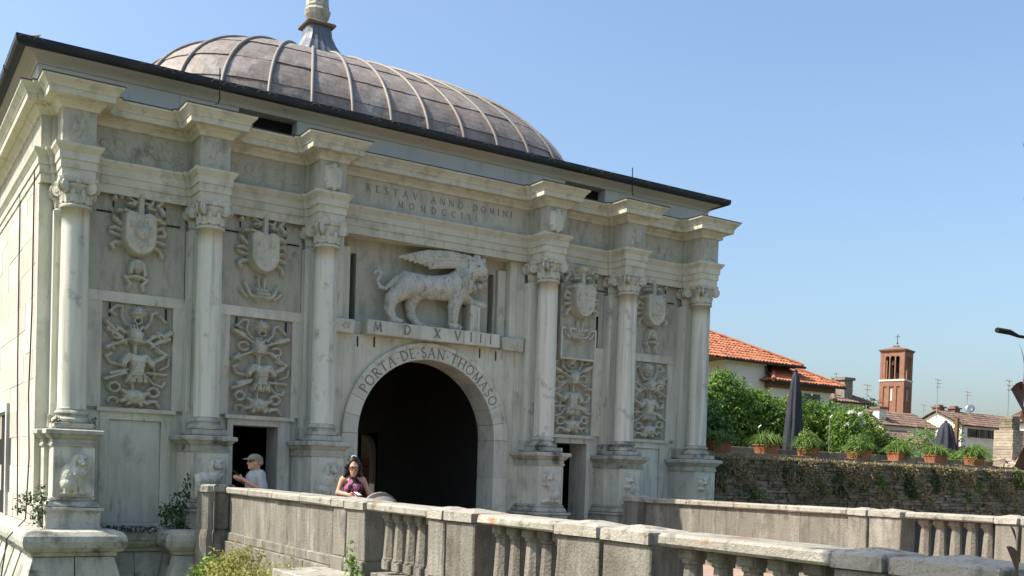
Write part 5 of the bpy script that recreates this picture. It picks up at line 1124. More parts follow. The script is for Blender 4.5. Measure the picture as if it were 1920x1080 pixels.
# ================================================================== houses and tower beyond
def tile_roof(parent, quads, mat, tw=.24, tl=.42, name='roof_tiles'):
    """quads: (eave_a, eave_b, top_b, top_a); half-round tiles laid in rows, trimmed to the slope"""
    v = []; f = []
    for (A, B, C_, D_) in quads:
        A, B, C_, D_ = map(Vector, (A, B, C_, D_)); ex = (B-A).normalized(); nrm = (B-A).cross(D_-A if (D_-A).length > .01 else C_-A).normalized()
        if nrm.z < 0: nrm = -nrm
        ey = nrm.cross(ex); 
        if ey.z < 0: ey = -ey
        W_ = (B-A).length; hC, hD = (C_-A).dot(ey), (D_-A).dot(ey); xC, xD = (C_-A).dot(ex), (D_-A).dot(ex); Hh = max(hC, hD); nr = int(Hh/tl)+1
        for j in range(nr):
            y0 = j*tl; ym = min(y0+tl*.5, Hh); lo = xD*ym/max(hD, .01) if xD > 0 else xD*ym/max(hD,.01); hi = W_+(xC-W_)*ym/max(hC, .01)
            k0 = int(math.floor(lo/tw)); k1 = int(math.ceil(hi/tw))
            for k in range(k0, k1):
                xc = (k+.5)*tw
                if xc < lo or xc > hi: continue
                b = len(v); jz = random.uniform(0,.02); jx = random.uniform(-.015,.015)
                for yy, zz, ww in ((y0-.04, .05+jz, .5), (y0+tl*1.02, .015, .42)):
                    for q in range(5):
                        a = math.pi*q/4; p = A+ex*(xc+jx-math.cos(a)*tw*ww)+ey*min(yy, Hh+.05)+nrm*(zz+.07*math.sin(a)); v.append(tuple(p))
                for q in range(4): f.append((b+q, b+q+1, b+5+q+1, b+5+q))
                f.append((b,b+1,b+2,b+3,b+4)[::-1])
    o = link_mesh(name, raw_mesh(name, v, f), mat, parent); o['kind'] = 'stuff'; return o
def house(name, loc, label): h = empty(name, loc); tag(h, label, 'house'); return h
def hip(b, inset, z0, z1, ov):
    x0, x1, y0, y1 = b[0]-ov, b[1]+ov, b[2]-ov, b[3]+ov; w = min(x1-x0, y1-y0)/2
    if x1-x0 >= y1-y0: r0, r1 = (x0+w, (y0+y1)/2, z1), (x1-w, (y0+y1)/2, z1)
    else: r0, r1 = ((x0+x1)/2, y0+w, z1), ((x0+x1)/2, y1-w, z1)
    c = [(x0,y0,z0),(x1,y0,z0),(x1,y1,z0),(x0,y1,z0)]
    if x1-x0 >= y1-y0: q = [(c[0],c[1],r1,r0), (c[1],c[2],r1,r1), (c[2],c[3],r0,r1), (c[3],c[0],r0,r0)]
    else: q = [(c[0],c[1],r0,r0), (c[1],c[2],r1,r0), (c[2],c[3],r1,r1), (c[3],c[0],r0,r1)]
    return c, (r0, r1), q
def hip_roof(h, b, z0, z1, ov, mat, deckmat):
    c, r, q = hip(b, 0, z0, z1, ov); v = c+list(r); 
    if b[1]-b[0] >= b[3]-b[2]: f = [(0,1,5,4),(1,2,5),(2,3,4,5),(3,0,4)]
    else: f = [(0,1,4),(1,2,5,4),(2,3,5),(3,0,4,5)]
    link_mesh('roof_deck', raw_mesh('roof_deck', v, f+[(0,3,2,1)]), deckmat, h); tile_roof(h, q, mat)
    for a, bb in ((0,4),(1,5 if b[1]-b[0] >= b[3]-b[2] else 4),(2,5),(3,4 if b[1]-b[0] >= b[3]-b[2] else 5)):
        A, B = Vector(v[a]), Vector(v[bb]); n = max(3, int((B-A).length/.4)); pts = [A.lerp(B, k/n)+Vector((0,0,.08+.02*(k % 2))) for k in range(n+1)]; MB().tube(pts, .11, 6).build('hip_tile_run', mat, h)
    MB().tube([Vector(r[0])+Vector((0,0,.08)), Vector(r[1])+Vector((0,0,.08))], .11, 6).build('ridge_tile_run', mat, h)
ha = house('tiled_house', (32, 24, 2.3), 'white house with bright red tiled hip roofs beside the gate')
def HP(o, loc): o.matrix_parent_inverse = Matrix.Translation((-loc[0],-loc[1],-loc[2])); return o
class Loc:
    """children given in world coordinates"""
    def __init__(s, h): s.h = h; s.n = set(h.children)
    def done(s):
        l = s.h.location
        for ch in s.h.children: ch.matrix_parent_inverse = Matrix.Translation((-l[0],-l[1],-l[2]))
Lc = Loc(ha)
box('wall', (28.7, 31.6, 22, 30, 2.3, 8.0), M['plaster'], ha); box('wall', (31.6, 33.6, 24.6, 30, 2.3, 8.1), M['plaster'], ha); box('wall', (27.0, 28.7, 25.5, 30, 2.3, 8.0), M['plaster'], ha)
box('porch_wall', (31.7, 36.2, 21.6, 25.2, 2.3, 6.75), M['plaster'], ha); box('porch_beam', (31.5, 36.4, 21.4, 25.4, 6.75, 7.02), M['wood'], ha)
box('window', (33.2, 35.4, 21.57, 21.6, 5.6, 6.6), M['glass'], ha); box('window_frame', (34.85, 34.95, 21.54, 21.57, 5.6, 6.6), M['wood'], ha)
hip_roof(ha, (26.6, 33.6, 22.0, 30), 8.0, 10.0, .42, M['tile'], M['wood']); hip_roof(ha, (31.6, 36.3, 21.5, 25.3), 7.05, 8.25, .45, M['tile'], M['wood'])
MB().tube([(31.45,21.9,7.9),(31.5,21.9,7.5),(31.35,21.3,7.2),(31.35,21.3,6.9)], .06, 8).build('downpipe', M['gutter'], ha)
MB().tube([(28.2,21.55,7.98),(34.1,21.55,7.98)], .07, 8).build('eave_gutter', M['gutter'], ha); MB().tube([(31.1,21.02,7.02),(36.8,21.02,7.02)], .07, 8).build('eave_gutter', M['gutter'], ha)
Lc.done()
hc = house('low_house', (40, 24, 2.3), 'low house with a brown tile roof and chimney right of the red roofs'); Lc = Loc(hc)
box('wall', (37.6, 40.2, 22.5, 27, 2.3, 6.4), M['plaster'], hc); hip_roof(hc, (37.6, 40.2, 22.5, 27), 6.4, 7.2, .3, M['tile_old'], M['wood'])
box('chimney', (38.6, 39.3, 22.6, 23.2, 6.3, 7.75), M['parapet'], hc); box('chimney_cap', (38.5, 39.4, 22.5, 23.3, 7.75, 7.9), M['rubble'], hc)
Lc.done()
hb = house('gabled_house', (83, 47, 2.3), 'cream gabled house with dark shuttered windows right of the tower'); Lc = Loc(hb)
mb_ = MB(); v = [(83,45,2.3),(83,50.8,2.3),(83,50.8,8.1),(83,47.9,9.5),(83,45,8.1)]; w_ = [(99,y,z) for _, y, z in v]; n = 5
mb_.add(v+w_, [(0,1,2,3,4)[::-1], (5,6,7,8,9)]+[(k, (k+1)%5, 5+(k+1)%5, 5+k)[::-1] for k in range(5)]); mb_.build('wall', M['cream'], hb)
box('front_panel', (83.2, 99, 44.95, 45.0, 2.3, 8.0), M['plaster'], hb)
for k in range(3):
    x = 84.3+k*2.05; w = box('window', (x, x+1.0, 44.88, 44.95, 6.95, 7.8), M['glass'], hb)
    box('shutter', (x-.42, x+.02, 44.82, 44.87, 6.95, 7.8), M['shutter'], w); box('shutter', (x+.98, x+1.42, 44.82, 44.87, 6.95, 7.8), M['shutter'], w); box('sill', (x-.1, x+1.1, 44.78, 44.86, 6.83, 6.93), M['tower_stone'], w)
for q in (((82.7,44.6,8.05),(99.3,44.6,8.05),(99.3,47.9,9.65),(82.7,47.9,9.65)), ((99.3,51.2,8.05),(82.7,51.2,8.05),(82.7,47.9,9.65),(99.3,47.9,9.65))):
    link_mesh('roof_deck', raw_mesh('roof_deck', [Vector(p)-Vector((0,0,.04)) for p in q], [(0,1,2,3)]), M['wood'], hb)
    tile_roof(hb, [q], M['tile_old'], .30, .6)
for x, y in ((82.2+1.8,48.4), (86.3,48.2)):
    ch = box('chimney', (x-.45, x+.45, y-.4, y+.4, 9.0, 10.0), M['brick'], hb); MB().box(x-.6,x+.6,y-.55,y+.55,10.0,10.12).box(x-.35,x+.35,y-.3,y+.3,10.12,10.3).build('chimney_cap', M['tile_old'], ch)
Lc.done()
hd = house('brown_roof_house', (72, 48, 2.3), 'house with a dark brown tiled roof left of the cream gable'); Lc = Loc(hd)
box('wall', (73, 81, 46.5, 52, 2.3, 7.6), M['cream'], hd); box('lower_wall', (66, 76, 43.5, 46.5, 2.3, 5.8), M['plaster'], hd)
for q in (((72.6,46.2,7.6),(81.3,46.2,7.6),(81.3,49.4,9.2),(72.6,49.4,9.2)), ((65.6,43.2,5.8),(76.4,43.2,5.8),(76.4,46.4,7.1),(65.6,46.4,7.1))):
    link_mesh('roof_deck', raw_mesh('roof_deck', [Vector(p)-Vector((0,0,.04)) for p in q], [(0,1,2,3)]), M['wood'], hd); tile_roof(hd, [q], M['tile_old'], .30, .6)
box('chimney', (73.2, 74.2, 47.2, 48.0, 7.6, 9.2), M['plaster'], hd); box('chimney_cap', (73.0, 74.4, 47.0, 48.2, 9.2, 9.4), M['tile_old'], hd); Lc.done()
he = house('corner_house', (84, 38, 2.3), 'house with a reddish tiled roof at the right edge behind the masonry pier'); Lc = Loc(he)
box('wall', (80.5, 95, 35.8, 38.6, 2.3, 8.0), M['cream'], he); hip_roof(he, (80.5, 95, 35.8, 38.6), 8.0, 9.5, .4, M['tile_old'], M['wood']); Lc.done()
# masonry pier and rubble heap at the right end of the terrace
mp = empty('masonry_pier', (25.4, 4.2, 2.3)); tag(mp, 'brick and stone pier standing at the right end of the terrace wall', 'pier'); rr = random.Random(9)
for row in range(20):
    z0 = row*.098; off = .0 if row % 2 else .14; w = .36 if row < 15 else .24
    for s_ in range(3):
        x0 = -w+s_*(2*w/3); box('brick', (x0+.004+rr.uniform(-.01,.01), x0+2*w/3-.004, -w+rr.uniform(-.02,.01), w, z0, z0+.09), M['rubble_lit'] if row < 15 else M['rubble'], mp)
rw = empty('rubble_heap', (26.2, 3.6, 2.25)); tag(rw, 'pale broken rubble wall to the right of the masonry pier', 'rubble')
for k in range(170):
    x = rr.uniform(-1.6, 3.0); zt = .25+.55*max(0, min(1, (x+1.2)/1.5)); z0 = rr.uniform(0, zt); s1, s2, s3 = rr.uniform(.08,.22), rr.uniform(.08,.2), rr.uniform(.05,.12)
    o = wobble(MB().box(-s1,s1,-s2,s2,-s3,s3, c=.02), .02).build('stone', M['rubble_lit'], rw, loc=(x, rr.uniform(-.1,.5)+.2*z0, z0+s3), rot=(rr.uniform(-.2,.2), rr.uniform(-.2,.2), rr.uniform(0,3)))
# ---- bell tower
tw_ = empty('bell_tower', (160.6, 112.0, 2.3), R(18)); tag(tw_, 'tall red brick bell tower with three arched openings and a cross', 'tower')
hw = 2.35; HB = 26.0; ZB = 20.2
# local frame: -x face is the lit one, -y face the shaded one
box('shaft', (-hw+.18, hw-.18, -hw+.18, hw-.18, 0, ZB), M['brick'], tw_)
for fx in range(4):
    f_ = empty('face', (0,0,0), -fx*math.pi/2); f_.parent = tw_
    for x0, x1 in ((-hw,-hw+.75), (-.95,-.45), (.45,.95), (hw-.75,hw)):
        MB().box(x0+(.004 if fx % 2 else 0), x1-(.004 if fx % 2 else 0), -hw+(.003 if fx % 2 else 0), -hw+.25, 0, ZB-1.2).build('lesene', M['brick'], f_)
    MB().box(-hw+.003*fx, hw-.003*fx, -hw+.002*fx, -hw+.25, ZB-1.197, ZB-.2).build('arch_band', M['brick'], f_)
    for x0, x1 in ((-hw,-1.35), (-.62,-.42), (.42,.62), (1.35,hw)):
        MB().box(x0+(.004 if fx % 2 else 0), x1-(.004 if fx % 2 else 0), -hw+.05, -hw+.5, ZB+.15, HB-1.1).build('belfry_pier', M['brick'], f_)
    for cx_ in (-.98, 0, .98):
        hwid = .36 if cx_ else .42
        n = 8; poly = [(cx_-hwid-.02, HB-1.1)]+[(cx_-hwid*math.cos(math.pi*k/n), HB-1.55+hwid*math.sin(math.pi*k/n)) for k in range(n+1)]+[(cx_+hwid+.02, HB-1.1)]
        MB().prism(poly, -hw+.06, -hw+.45).build('opening_arch', M['brick'], f_)
    MB().box(-hw+.003*fx, hw-.003*fx, -hw+.05, -hw+.5, HB-1.098, HB-.3).build('belfry_top', M['brick'], f_)
    for zc in (11.0, 16.2): MB().box(-.16,.16,-hw+.1,-hw+.2,zc,zc+2.2).build('slit_window', M['tower_stone'], f_); 
    MB().box(.05,.16,-hw+.08,-hw+.21,11.1,12.9).build('slit_window', M['black'], f_)
MB().box(-hw-.1,hw+.1,-hw-.1,hw+.1,ZB-.2,ZB+.15).build('stone_band', M['tower_stone'], tw_); MB().box(-hw-.12,hw+.12,-hw-.12,hw+.12,HB-.3,HB-.1).box(-hw-.28,hw+.28,-hw-.28,hw+.28,HB-.1,HB+.08).build('cornice', M['brick'], tw_)
MB().box(-1.3,1.3,-1.3,1.3,ZB+.15,HB-1.2).build('bell_chamber_core', M['black'], tw_)
MB().lathe([(.0,HB-2.0),(.3,HB-2.1),(.42,HB-2.7),(.55,HB-2.9)], (-1.7,0,0), 12).build('bell', M['iron'], tw_)
q = hw+.35; link_mesh('roof', raw_mesh('roof', [(-q,-q,HB+.08),(q,-q,HB+.08),(q,q,HB+.08),(-q,q,HB+.08),(0,0,HB+1.05)], [(0,1,4),(1,2,4),(2,3,4),(3,0,4),(0,3,2,1)]), M['tile_old'], tw_)
MB().box(-1.0,-.1,-.5,.5,HB+.4,HB+1.0).build('roof_dormer', M['tile_old'], tw_)
cr = MB(); cr.tube([(0,0,HB+1.3),(0,0,HB+3.3)], .06, 6); cr.tube([(0,-.45,HB+2.8),(0,.45,HB+2.8)], .05, 6); cr.lathe([(.02,HB+1.35),(.2,HB+1.55),(.02,HB+1.75)], n=10); cr.build('cross', M['iron'], tw_)
# ---- aerials and dish
def aerial(x, y, z0, z1, lab, n=3):
    a = empty('aerial', (x,y,z0)); tag(a, lab, 'aerial', 'roof aerials'); H = z1-z0; MB().tube([(0,0,0),(0,0,H)], .045, 6).build('mast', M['metal'], a)
    for k in range(n):
        z = H-.1-.35*k; MB().tube([(-.75+.12*k,-.2,z),(.75-.12*k,.2,z)], .03, 5).build('boom', M['metal'], a)
        for d in np.linspace(-.6,.6,5): MB().tube([(d-.1,.35+d*.25,z),(d+.1,-.35+d*.25,z)], .018, 4).build('element', M['metal'], a)
aerial(62.3,40,7.2,10.3,'thin aerial above the hedge left of the tower',2); aerial(80.0,45.8,8.6,12.5,'tall aerial on the cream gabled house',3); aerial(88.0,47.9,9.5,12.0,'short aerial beside the satellite dish',2); aerial(66.6,30,6.0,10.4,'tall aerial behind the masonry pier at the right',3); aerial(82.4,49,9.2,10.3,'small aerial between the two chimneys',1)
ds = empty('satellite_dish', (87.2,47.0,9.2)); tag(ds, 'white satellite dish on the brown roof ridge', 'satellite dish'); MB().lathe([(.02,.0),(.25,.04),(.43,.12),(.44,.135),(.24,.06),(.02,.02)], n=18).build('dish', M['metal'], ds, True, (0,0,.85), (R(75),0,R(-40))); MB().tube([(0,0,0),(0,.1,.8)], .04, 6).build('arm', M['metal'], ds); MB().tube([(0,.1,.6),(-.4,-.55,1.0)], .02, 5).build('receiver_arm', M['metal'], ds)
for x in (17.9, 14.6): tag(MB().tube([(x,5.9,2.3),(x,5.9,3.85 if x > 16 else 3.35),(x+.06,5.85,3.93 if x > 16 else 3.42)], .014, 6).build('garden_lamp_post', M['metal']), 'thin grey lamp post beside the oleander' if x > 16 else 'thin grey lamp post left of the tall parasol', 'lamp post')
# ================================================================== dry branch at the right edge, close to the viewer
br = empty('dry_branch', (-7.25,-16.2,-.03)); tag(br, 'bare branch with curled dark brown dry leaves at the right edge', 'branch')
MB().tube([(.10,0,0),(.06,.02,.8),(.07,0,1.4),(.02,.0,1.9),(-.04,0,2.3),(-.08,.02,2.6)], [.012,.010,.008,.007,.006,.004], 7).build('stem', M['silhouette'], br)
MB().tube([(.02,0,1.884),(-.10,0,1.880),(-.17,0,1.879),(-.20,0,1.884),(-.245,0,1.884)], [.0035,.0032,.0032,.0055,.0055], 6).build('twig', M['silhouette'], br)
def dleaf(x, z, l, w, ang, curl, y=0.0):
    v = []; f = []; n = 8
    for i in range(n+1):
        t = i/n; ww = w*math.sin(math.pi*min(1, t*1.02))**.8*.5; 
        for k in (-1, -.5, 0, .5, 1):
            v.append((t*l-.5*l, k*ww, -.5*l*curl*(t-.5)**2*4+abs(k)*ww*.5*curl))
    for i in range(n):
        for k in range(4): f.append((i*5+k, i*5+k+1, i*5+k+6, i*5+k+5))
    o = link_mesh('leaf', raw_mesh('leaf', v, f, True), M['dry_leaf'], br, (x, y, z), (R(80), ang, R(20)))
for a in ((-.165,2.215,.12,.11,1.3,.15), (-.14,2.19,.10,.09,.6,.15), (-.135,1.955,.05,.03,.9,.2), (-.145,1.81,.12,.035,1.5,.2), (-.145,1.745,.11,.09,.5,.25), (-.12,1.685,.13,.10,1.1,.2), (-.12,1.635,.10,.06,-.4,.3), (-.14,1.40,.13,.08,.9,.2), (-.13,1.35,.11,.08,.2,.2), (-.15,1.47,.08,.02,.6,.1)): dleaf(*a)
# overhanging plane tree beside the viewer: its shade lies on the end of the parapet
pt = empty('tree', (-14.5,-13.0,-.03)); tag(pt, 'tree on the bank whose shade falls on the end of the parapet', 'tree')
MB().tube([(0,0,0),(.1,0,1.6),(.5,.1,3.4),(1.5,.3,5.2)], [.22,.18,.14,.09], 10).build('trunk', M['bark'], pt); MB().tube([(.5,.1,3.4),(3,.3,5.4),(6.4,.4,6.3)], [.11,.07,.03], 7).build('limb', M['bark'], pt)
foliage('crown', bl((6.1,.85,6.6,.75,.75,.45),(5.2,.6,6.7,.7,.8,.5),(6.3,.3,6.6,.8,.6,.4),(3.4,.2,6.8,1.2,1.1,.7),(1.2,.2,6.8,1.6,1.4,1.0)), 260, .24, M['leaf_hedge'], pt, 41, .6, .1)
# ================================================================== people and pram
M['skin'] = surf('skin', (.50, .27, .18), [((.56,.33,.24), (18,18,18), .45, .7, .5)], .55, coord='obj')
M['shirt'] = surf('grey_shirt', (.34, .36, .37), [((.26,.28,.29), (9,9,5), .48, .7, .5)], .9, coord='obj')
M['capcloth'] = surf('khaki_cap', (.22, .21, .15), (), .9); M['trousers'] = surf('dark_trousers', (.05, .055, .07), (), .9); M['blackcloth'] = surf('black_cloth', (.012, .012, .014), (), .8)
M['shoe'] = surf('shoe', (.05,.045,.04), (), .6); M['hair'] = surf('black_hair', (.012, .009, .008), [((.03,.022,.018), (30,30,8), .5, .7, .6)], .45, coord='obj'); M['greyhair'] = surf('grey_hair', (.28,.24,.2), (), .8)
M['lens'] = surf('dark_lens', (.01,.008,.008), (), .15, spec=.5); M['watch'] = surf('pale_watch', (.6,.6,.58), (), .4)
M['floral'] = surf('floral_top', (.03, .012, .02), [((.42,.10,.20), (9,9,9), .53, .58, .95, 2), ((.75,.42,.52), (14,14,14), .58, .64, .8, 2), ((.012,.012,.014), (11,11,11), .58, .62, .9, 2)], .85, coord='obj')
M['redskirt'] = surf('red_skirt', (.35,.04,.06), [((.7,.66,.62), (14,14,2), .55, .6, .8, 1)], .85, coord='obj')
M['pramcloth'] = surf('pram_cloth', (.17,.165,.16), (), .85); M['pramdark'] = surf('pram_dark', (.025,.024,.024), (), .8)
def hand(prims, wr, fdir, side, up_=Vector((0,0,1)), curl=.5):
    """palm, four fingers and a thumb from wrist wr pointing along fdir; side = thumb direction"""
    wr = Vector(wr); f = Vector(fdir).normalized(); s = Vector(side); s = (s-f*s.dot(f)).normalized(); nrm = f.cross(s)
    palm = wr+f*.05; prims.append(('c', tuple(wr), tuple(palm+f*.02), .024, .026, .015)); prims.append(('c', tuple(palm-s*.025), tuple(palm+s*.025), .018, .018, .015))
    for k, L in zip((-1.5,-.5,.5,1.5), (.055,.068,.072,.064)):
        b = palm+f*.03+s*(.017*k); m_ = b+f*L*.5+nrm*L*curl*.15; t = m_+f*L*.4+nrm*L*curl*.5; prims.append(('c', tuple(b), tuple(m_), .0095, .009, .004)); prims.append(('c', tuple(m_), tuple(t), .009, .0078, .004))
    b = wr+f*.02+s*.028; m_ = b+(f*.6+s*.8)*.035; t = m_+f*.03+nrm*.01; prims.append(('c', tuple(b), tuple(m_), .012, .0105, .006)); prims.append(('c', tuple(m_), tuple(t), .0105, .009, .004))
def person(name, loc, rz, label, build, sc=1.0):
    p = empty(name, loc, rz); tag(p, label, 'person'); build(p); p.scale = (sc,)*3; return p
def face(prims, hc, w=1.0):
    x, y, z = hc
    prims += [('e',(x,y,z+.01),(.074*w,.095*w,.112*w)), ('e',(x,y+.03,z-.05),(.055*w,.065*w,.07*w)), ('c',(x,y+.088,z+.015),(x,y+.108,z-.022),.011,.016,.012), ('e',(x,y+.092,z-.058),(.026,.014,.009),None,.006), ('e',(x,y+.078,z-.092),(.026,.022,.02)), ('e',(x-.076*w,y-.005,z-.005),(.012,.024,.034),None,.01), ('e',(x+.076*w,y-.005,z-.005),(.012,.024,.034),None,.01), ('c',(x-.045,y+.078,z+.035),(x+.045,y+.078,z+.035),.014,.014,.015)]
def tilt(prims, ang, piv=(0,0,1.46)):
    c_, s_ = math.cos(ang), math.sin(ang)
    def rp(q): y, z = q[1]-piv[1], q[2]-piv[2]; return (q[0], piv[1]+y*c_+z*s_, piv[2]-y*s_+z*c_)
    return [(q[0], rp(q[1]), rp(q[2]), *q[3:]) if q[0] == 'c' else (q[0], rp(q[1]), *q[2:]) for q in prims]
def man(p):
    B = []; face(B, (0,.03,1.60))
    B += [('c',(0,-.01,1.53),(0,-.02,1.42),.056,.062), ('c',(-.15,-.02,1.40),(.15,-.02,1.40),.075,.075), ('c',(0,-.0,1.32),(0,.02,1.08),.145,.15), ('c',(-.06,.0,.98),(.06,0,.98),.14,.14),
          ('c',(-.09,0,.92),(-.10,.02,.50),.088,.058), ('c',(-.10,.02,.50),(-.11,-.02,.09),.058,.04), ('c',(.09,0,.92),(.10,-.02,.50),.088,.058), ('c',(.10,-.02,.50),(.11,-.06,.09),.058,.04), ('c',(-.11,-.02,.05),(-.12,.13,.035),.04,.035), ('c',(.11,-.06,.05),(.12,.09,.035),.04,.035)]
    for s, wr in ((-1, (-.06,.24,1.33)), (1, (.08,.20,1.30))):
        el = (s*.23,-.06,1.14); B += [('c',(s*.19,-.02,1.39),el,.055,.045), ('c',el,wr,.044,.029)]
        hand(B, wr, (-s*.25,.9,.35), (-s*.4,-.1,.9), curl=.8)
    link_mesh('body', sdf_mesh('body', B, .0105, .02), M['skin'], p)
    S = [('c',(-.15,-.02,1.405),(.15,-.02,1.405),.085,.085), ('c',(0,0,1.33),(0,.025,1.08),.158,.168), ('c',(0,.02,1.08),(0,.01,.93),.165,.165), ('c',(-.06,0,.94),(.06,0,.94),.155,.155)]
    for s in (-1, 1): S.append(('c',(s*.19,-.02,1.40),(s*.232,-.045,1.20),.068,.068,.02))
    link_mesh('shirt', sdf_mesh('shirt', S, .014, .03, bump=.0015), M['shirt'], p)
    Tt = [('c',(-.06,0,.92),(.06,0,.92),.148,.148), ('c',(-.09,0,.90),(-.10,.02,.50),.10,.08), ('c',(-.10,.02,.50),(-.11,-.02,.09),.08,.07), ('c',(.09,0,.90),(.10,-.02,.50),.10,.08), ('c',(.10,-.02,.50),(.11,-.06,.09),.08,.07)]
    link_mesh('trousers', sdf_mesh('trousers', Tt, .016, .03), M['trousers'], p)
    for x, y in ((-.115,.05), (.115,.01)): link_mesh('shoe', sdf_mesh('shoe', [('c',(x,y-.09,.05),(x,y+.10,.042),.05,.045)], .016, .02), M['shoe'], p)
    Cp = [('e',(0,.015,1.665),(.092,.115,.075)), ('e',(0,.0,1.645),(.093,.112,.05))]; link_mesh('cap_crown', sdf_mesh('cap_crown', Cp, .011, .02), M['capcloth'], p)
    v = []; f = []
    for i in range(9):
        a = math.pi*i/8; v += [(.085*math.cos(a), .06+.06*math.sin(a), 1.672), (.088*math.cos(a), .085+.135*math.sin(a), 1.655-.01*abs(math.cos(a)))]
    v += [(x, y, z-.008) for x, y, z in v]
    for i in range(8): f += [(2*i, 2*i+1, 2*i+3, 2*i+2), (18+2*i+2, 18+2*i+3, 18+2*i+1, 18+2*i), (2*i+1, 18+2*i+1, 18+2*i+3, 2*i+3)]
    link_mesh('cap_brim', raw_mesh('cap_brim', v, f), M['capcloth'], p)
    G_ = MB(); G_.box(-.068,-.012,.112,.126,1.595,1.632, c=.006); G_.box(.012,.068,.112,.126,1.595,1.632, c=.006); G_.box(-.012,.012,.118,.124,1.618,1.626); G_.box(-.080,-.072,-.01,.12,1.618,1.628); G_.box(.072,.080,-.01,.12,1.618,1.628); G_.build('sunglasses', M['lens'], p)
    link_mesh('hair', sdf_mesh('hair', [('e',(0,-.045,1.60),(.083,.07,.06))], .012, .02), M['greyhair'], p)
    MB().tube([(.12,.10,1.44),(.02,.185,1.25),(-.12,.17,1.0),(-.17,.02,.92),(-.10,-.16,1.05),(.05,-.16,1.3),(.14,-.06,1.475),(.12,.10,1.44)], .012, 6).build('bag_strap', M['blackcloth'], p)
    MB().lathe([(.034,-.012),(.036,0),(.034,.012)], n=14).build('wristwatch', M['watch'], p, True, (.10,.175,1.285), (R(70),0,R(15)))
    MB().box(-.035,.035,-.005,.005,-.07,.07, c=.004).build('phone', M['lens'], p, False, (-.03,.33,1.42), (R(-50),0,R(10)))
person('person', (-3.90,-.92,0), R(92), 'person in khaki cap and grey t-shirt standing in profile at the small doorway', man, 1.02)
def woman(p):
    TL = R(20); B = []; face(B, (0,.06,1.575), .96); B = tilt(B, TL)
    B += [('c',(0,.02,1.51),(0,-.01,1.40),.047,.054), ('c',(-.135,-.01,1.375),(.135,-.01,1.375),.06,.06), ('c',(0,0,1.31),(0,.01,1.10),.118,.105), ('c',(-.02,0,1.08),(.02,0,1.0),.115,.13), ('c',(-.07,0,.93),(.07,0,.93),.13,.13), ('e',(-.065,.10,1.26),(.065,.055,.06)), ('e',(.065,.10,1.26),(.065,.055,.06)),
          ('c',(-.085,0,.88),(-.085,.01,.48),.085,.052), ('c',(-.085,.01,.48),(-.085,-.03,.08),.052,.034), ('c',(.085,0,.88),(.085,.01,.48),.085,.052), ('c',(.085,.01,.48),(.085,-.03,.08),.052,.034), ('c',(-.085,-.03,.045),(-.09,.12,.03),.036,.03), ('c',(.085,-.03,.045),(.09,.12,.03),.036,.03)]
    # right arm bent forward over the parapet, left arm down to the pram
    B += [('c',(.165,-.01,1.365),(.225,.02,1.20),.046,.038), ('c',(.225,.02,1.20),(.05,.21,1.175),.036,.026)]; hand(B, (.05,.21,1.175), (-.75,.6,-.1), (.3,.5,.7), curl=.6)
    B += [('c',(-.165,-.01,1.365),(-.25,.04,1.20),.045,.037), ('c',(-.25,.04,1.20),(-.40,.14,1.15),.036,.026)]; hand(B, (-.40,.14,1.15), (-.7,.4,-.45), (.3,.8,.2), curl=.8)
    link_mesh('body', sdf_mesh('body', B, .0105, .02), M['skin'], p)
    S = [('c',(0,0,1.30),(0,.01,1.10),.128,.118), ('c',(-.02,0,1.10),(.02,0,.98),.122,.14), ('e',(-.065,.10,1.26),(.073,.063,.068)), ('e',(.065,.10,1.26),(.073,.063,.068)), ('c',(-.10,-.005,1.40),(-.085,.02,1.28),.030,.06), ('c',(.10,-.005,1.40),(.085,.02,1.28),.030,.06), ('c',(-.06,-.05,1.36),(.06,-.05,1.36),.06,.06)]
    link_mesh('floral_top', sdf_mesh('floral_top', S, .0125, .03), M['floral'], p)
    link_mesh('skirt', sdf_mesh('skirt', [('c',(-.06,0,.97),(.06,0,.97),.142,.142), ('c',(0,0,.9),(0,0,.55),.19,.24)], .018, .04), M['redskirt'], p)
    for x in (-.088,.088): link_mesh('shoe', sdf_mesh('shoe', [('c',(x,-.05,.04),(x,.11,.032),.04,.036)], .014, .02), M['shoe'], p)
    H = [('e',(0,.015,1.625),(.093,.105,.098)), ('e',(0,-.035,1.55),(.10,.085,.12))]; rn = random.Random(4)
    for s in (-1, 1):
        for k in range(12):
            z = 1.60-.028*k; H.append(('e',(s*(.085+.018*math.sin(k*1.4)+.004*k), .045-.006*k+.02*math.sin(k*2.1+s), z),(.034,.038,.036),None,.02))
    for k in range(24): H.append(('e',(rn.uniform(-.11,.11),-.07+rn.uniform(-.03,.03),rn.uniform(1.28,1.56)),(.042,.04,.05),None,.02))
    H = tilt(H[:14], TL)+tilt(H[14:26], TL)+H[26:]
    link_mesh('hair', sdf_mesh('hair', H, .0115, .025, bump=.003), M['hair'], p)
    MB().tube([(.07*math.cos(R(a)), .055, 1.655+.075*math.sin(R(a))) for a in range(55,126,10)], .009, 6).build('hair_band', M['watch'], p, loc=(0, -1.46*math.sin(TL), 1.46*(1-math.cos(TL))), rot=(-TL,0,0))
    g = MB()
    for s in (-1, 1): g.tube([(s*.033+.028*math.cos(R(a)), .158, 1.588+.021*math.sin(R(a))) for a in range(0,361,30)], .0045, 5)
    g.tube([(-.006,.16,1.592),(.006,.16,1.592)], .004, 5); g.tube([(-.061,.155,1.592),(-.078,.06,1.595)], .004, 5); g.tube([(.061,.155,1.592),(.078,.06,1.595)], .004, 5); g.build('glasses', M['lens'], p, loc=(0, 1.46*-math.sin(TL)+0, 1.46*(1-math.cos(TL))), rot=(-TL,0,0))
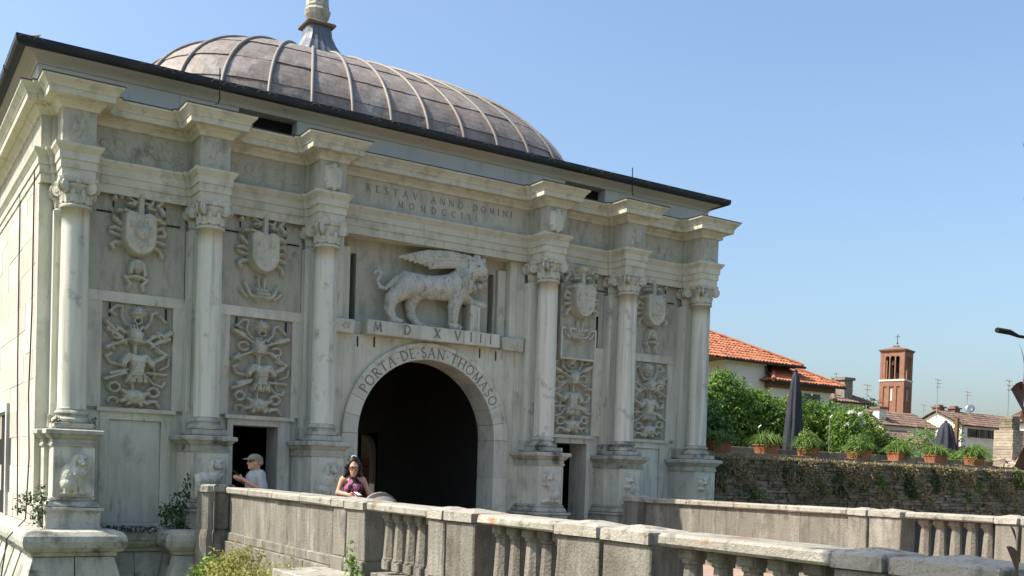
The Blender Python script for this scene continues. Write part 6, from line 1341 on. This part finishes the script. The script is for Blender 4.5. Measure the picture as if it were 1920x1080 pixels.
    MB().tube([(-.05,.06,1.45),(-.02,.14,1.37),(.06,.185,1.27),(.12,.16,1.12),(.15,.05,1.0)], .014, 6).build('bag_strap', M['blackcloth'], p)
    MB().box(-.035,.035,-.006,.006,-.06,.06, c=.004).build('phone', M['watch'], p, False, (-.06,.30,1.20), (R(70),0,R(40)))
person('person', (-3.68,-4.35,0), R(160), 'person in sleeveless floral top with long dark curly hair leaning at the parapet', woman, 1.03).scale = (.88, .95, 1.03)
pr = empty('pram', (-3.62,-5.12,-.02), R(80)); pr.scale = (1, 1, 1.055); tag(pr, 'pram with a grey and black folding hood behind the parapet', 'pram')
v = []; f = []; nu, nv = 12, 10
for i in range(nu+1):
    a = math.pi*(.02+.72*i/nu)
    for j in range(nv+1):
        b = math.pi*j/nv; v.append((-.33*math.cos(a)*(.35+.65*math.sin(b)), -.24*math.cos(b), .92+.31*math.sin(a)*(.3+.7*math.sin(b))))
for i in range(nu):
    for j in range(nv): f.append((i*(nv+1)+j, i*(nv+1)+j+1, (i+1)*(nv+1)+j+1, (i+1)*(nv+1)+j))
me = raw_mesh('hood', v, f, True); me.materials.append(M['pramcloth']); me.materials.append(M['pramdark'])
for q in me.polygons: q.material_index = 1 if (q.index//nv) in (0, 1, 5, 6, 10, 11) else 0
link_mesh('hood', me, None, pr); link_mesh('seat', sdf_mesh('seat', [('c',(-.25,0,.78),(.25,0,.62),.16,.14), ('c',(-.25,0,.8),(-.30,0,1.0),.12,.1)], .025, .05), M['pramdark'], pr)
for s in (-1, 1):
    MB().tube([(.42,s*.24,.18),(.05,s*.25,.58),(-.45,s*.25,1.02)], .014, 6).build('frame_tube', M['metal'], pr); MB().tube([(-.40,s*.24,.14),(.0,s*.25,.6)], .014, 6).build('frame_tube', M['metal'], pr)
    for x, r_ in ((.42,.10), (-.40,.13)):
        w = empty('wheel', (x, s*.27, r_)); w.parent = pr; MB().lathe([(r_*.8,-.02),(r_,-.02),(r_,.02),(r_*.8,.02)], n=18).build('tyre', M['pramdark'], w, rot=(R(90),0,0)); MB().lathe([(.02,-.015),(r_*.8,-.01),(r_*.8,.01),(.02,.015)], n=18).build('rim', M['metal'], w, rot=(R(90),0,0))
MB().tube([(-.45,-.25,1.02),(-.49,-.2,1.05),(-.49,.2,1.05),(-.45,.25,1.02)], .016, 6).build('handle', M['pramdark'], pr)
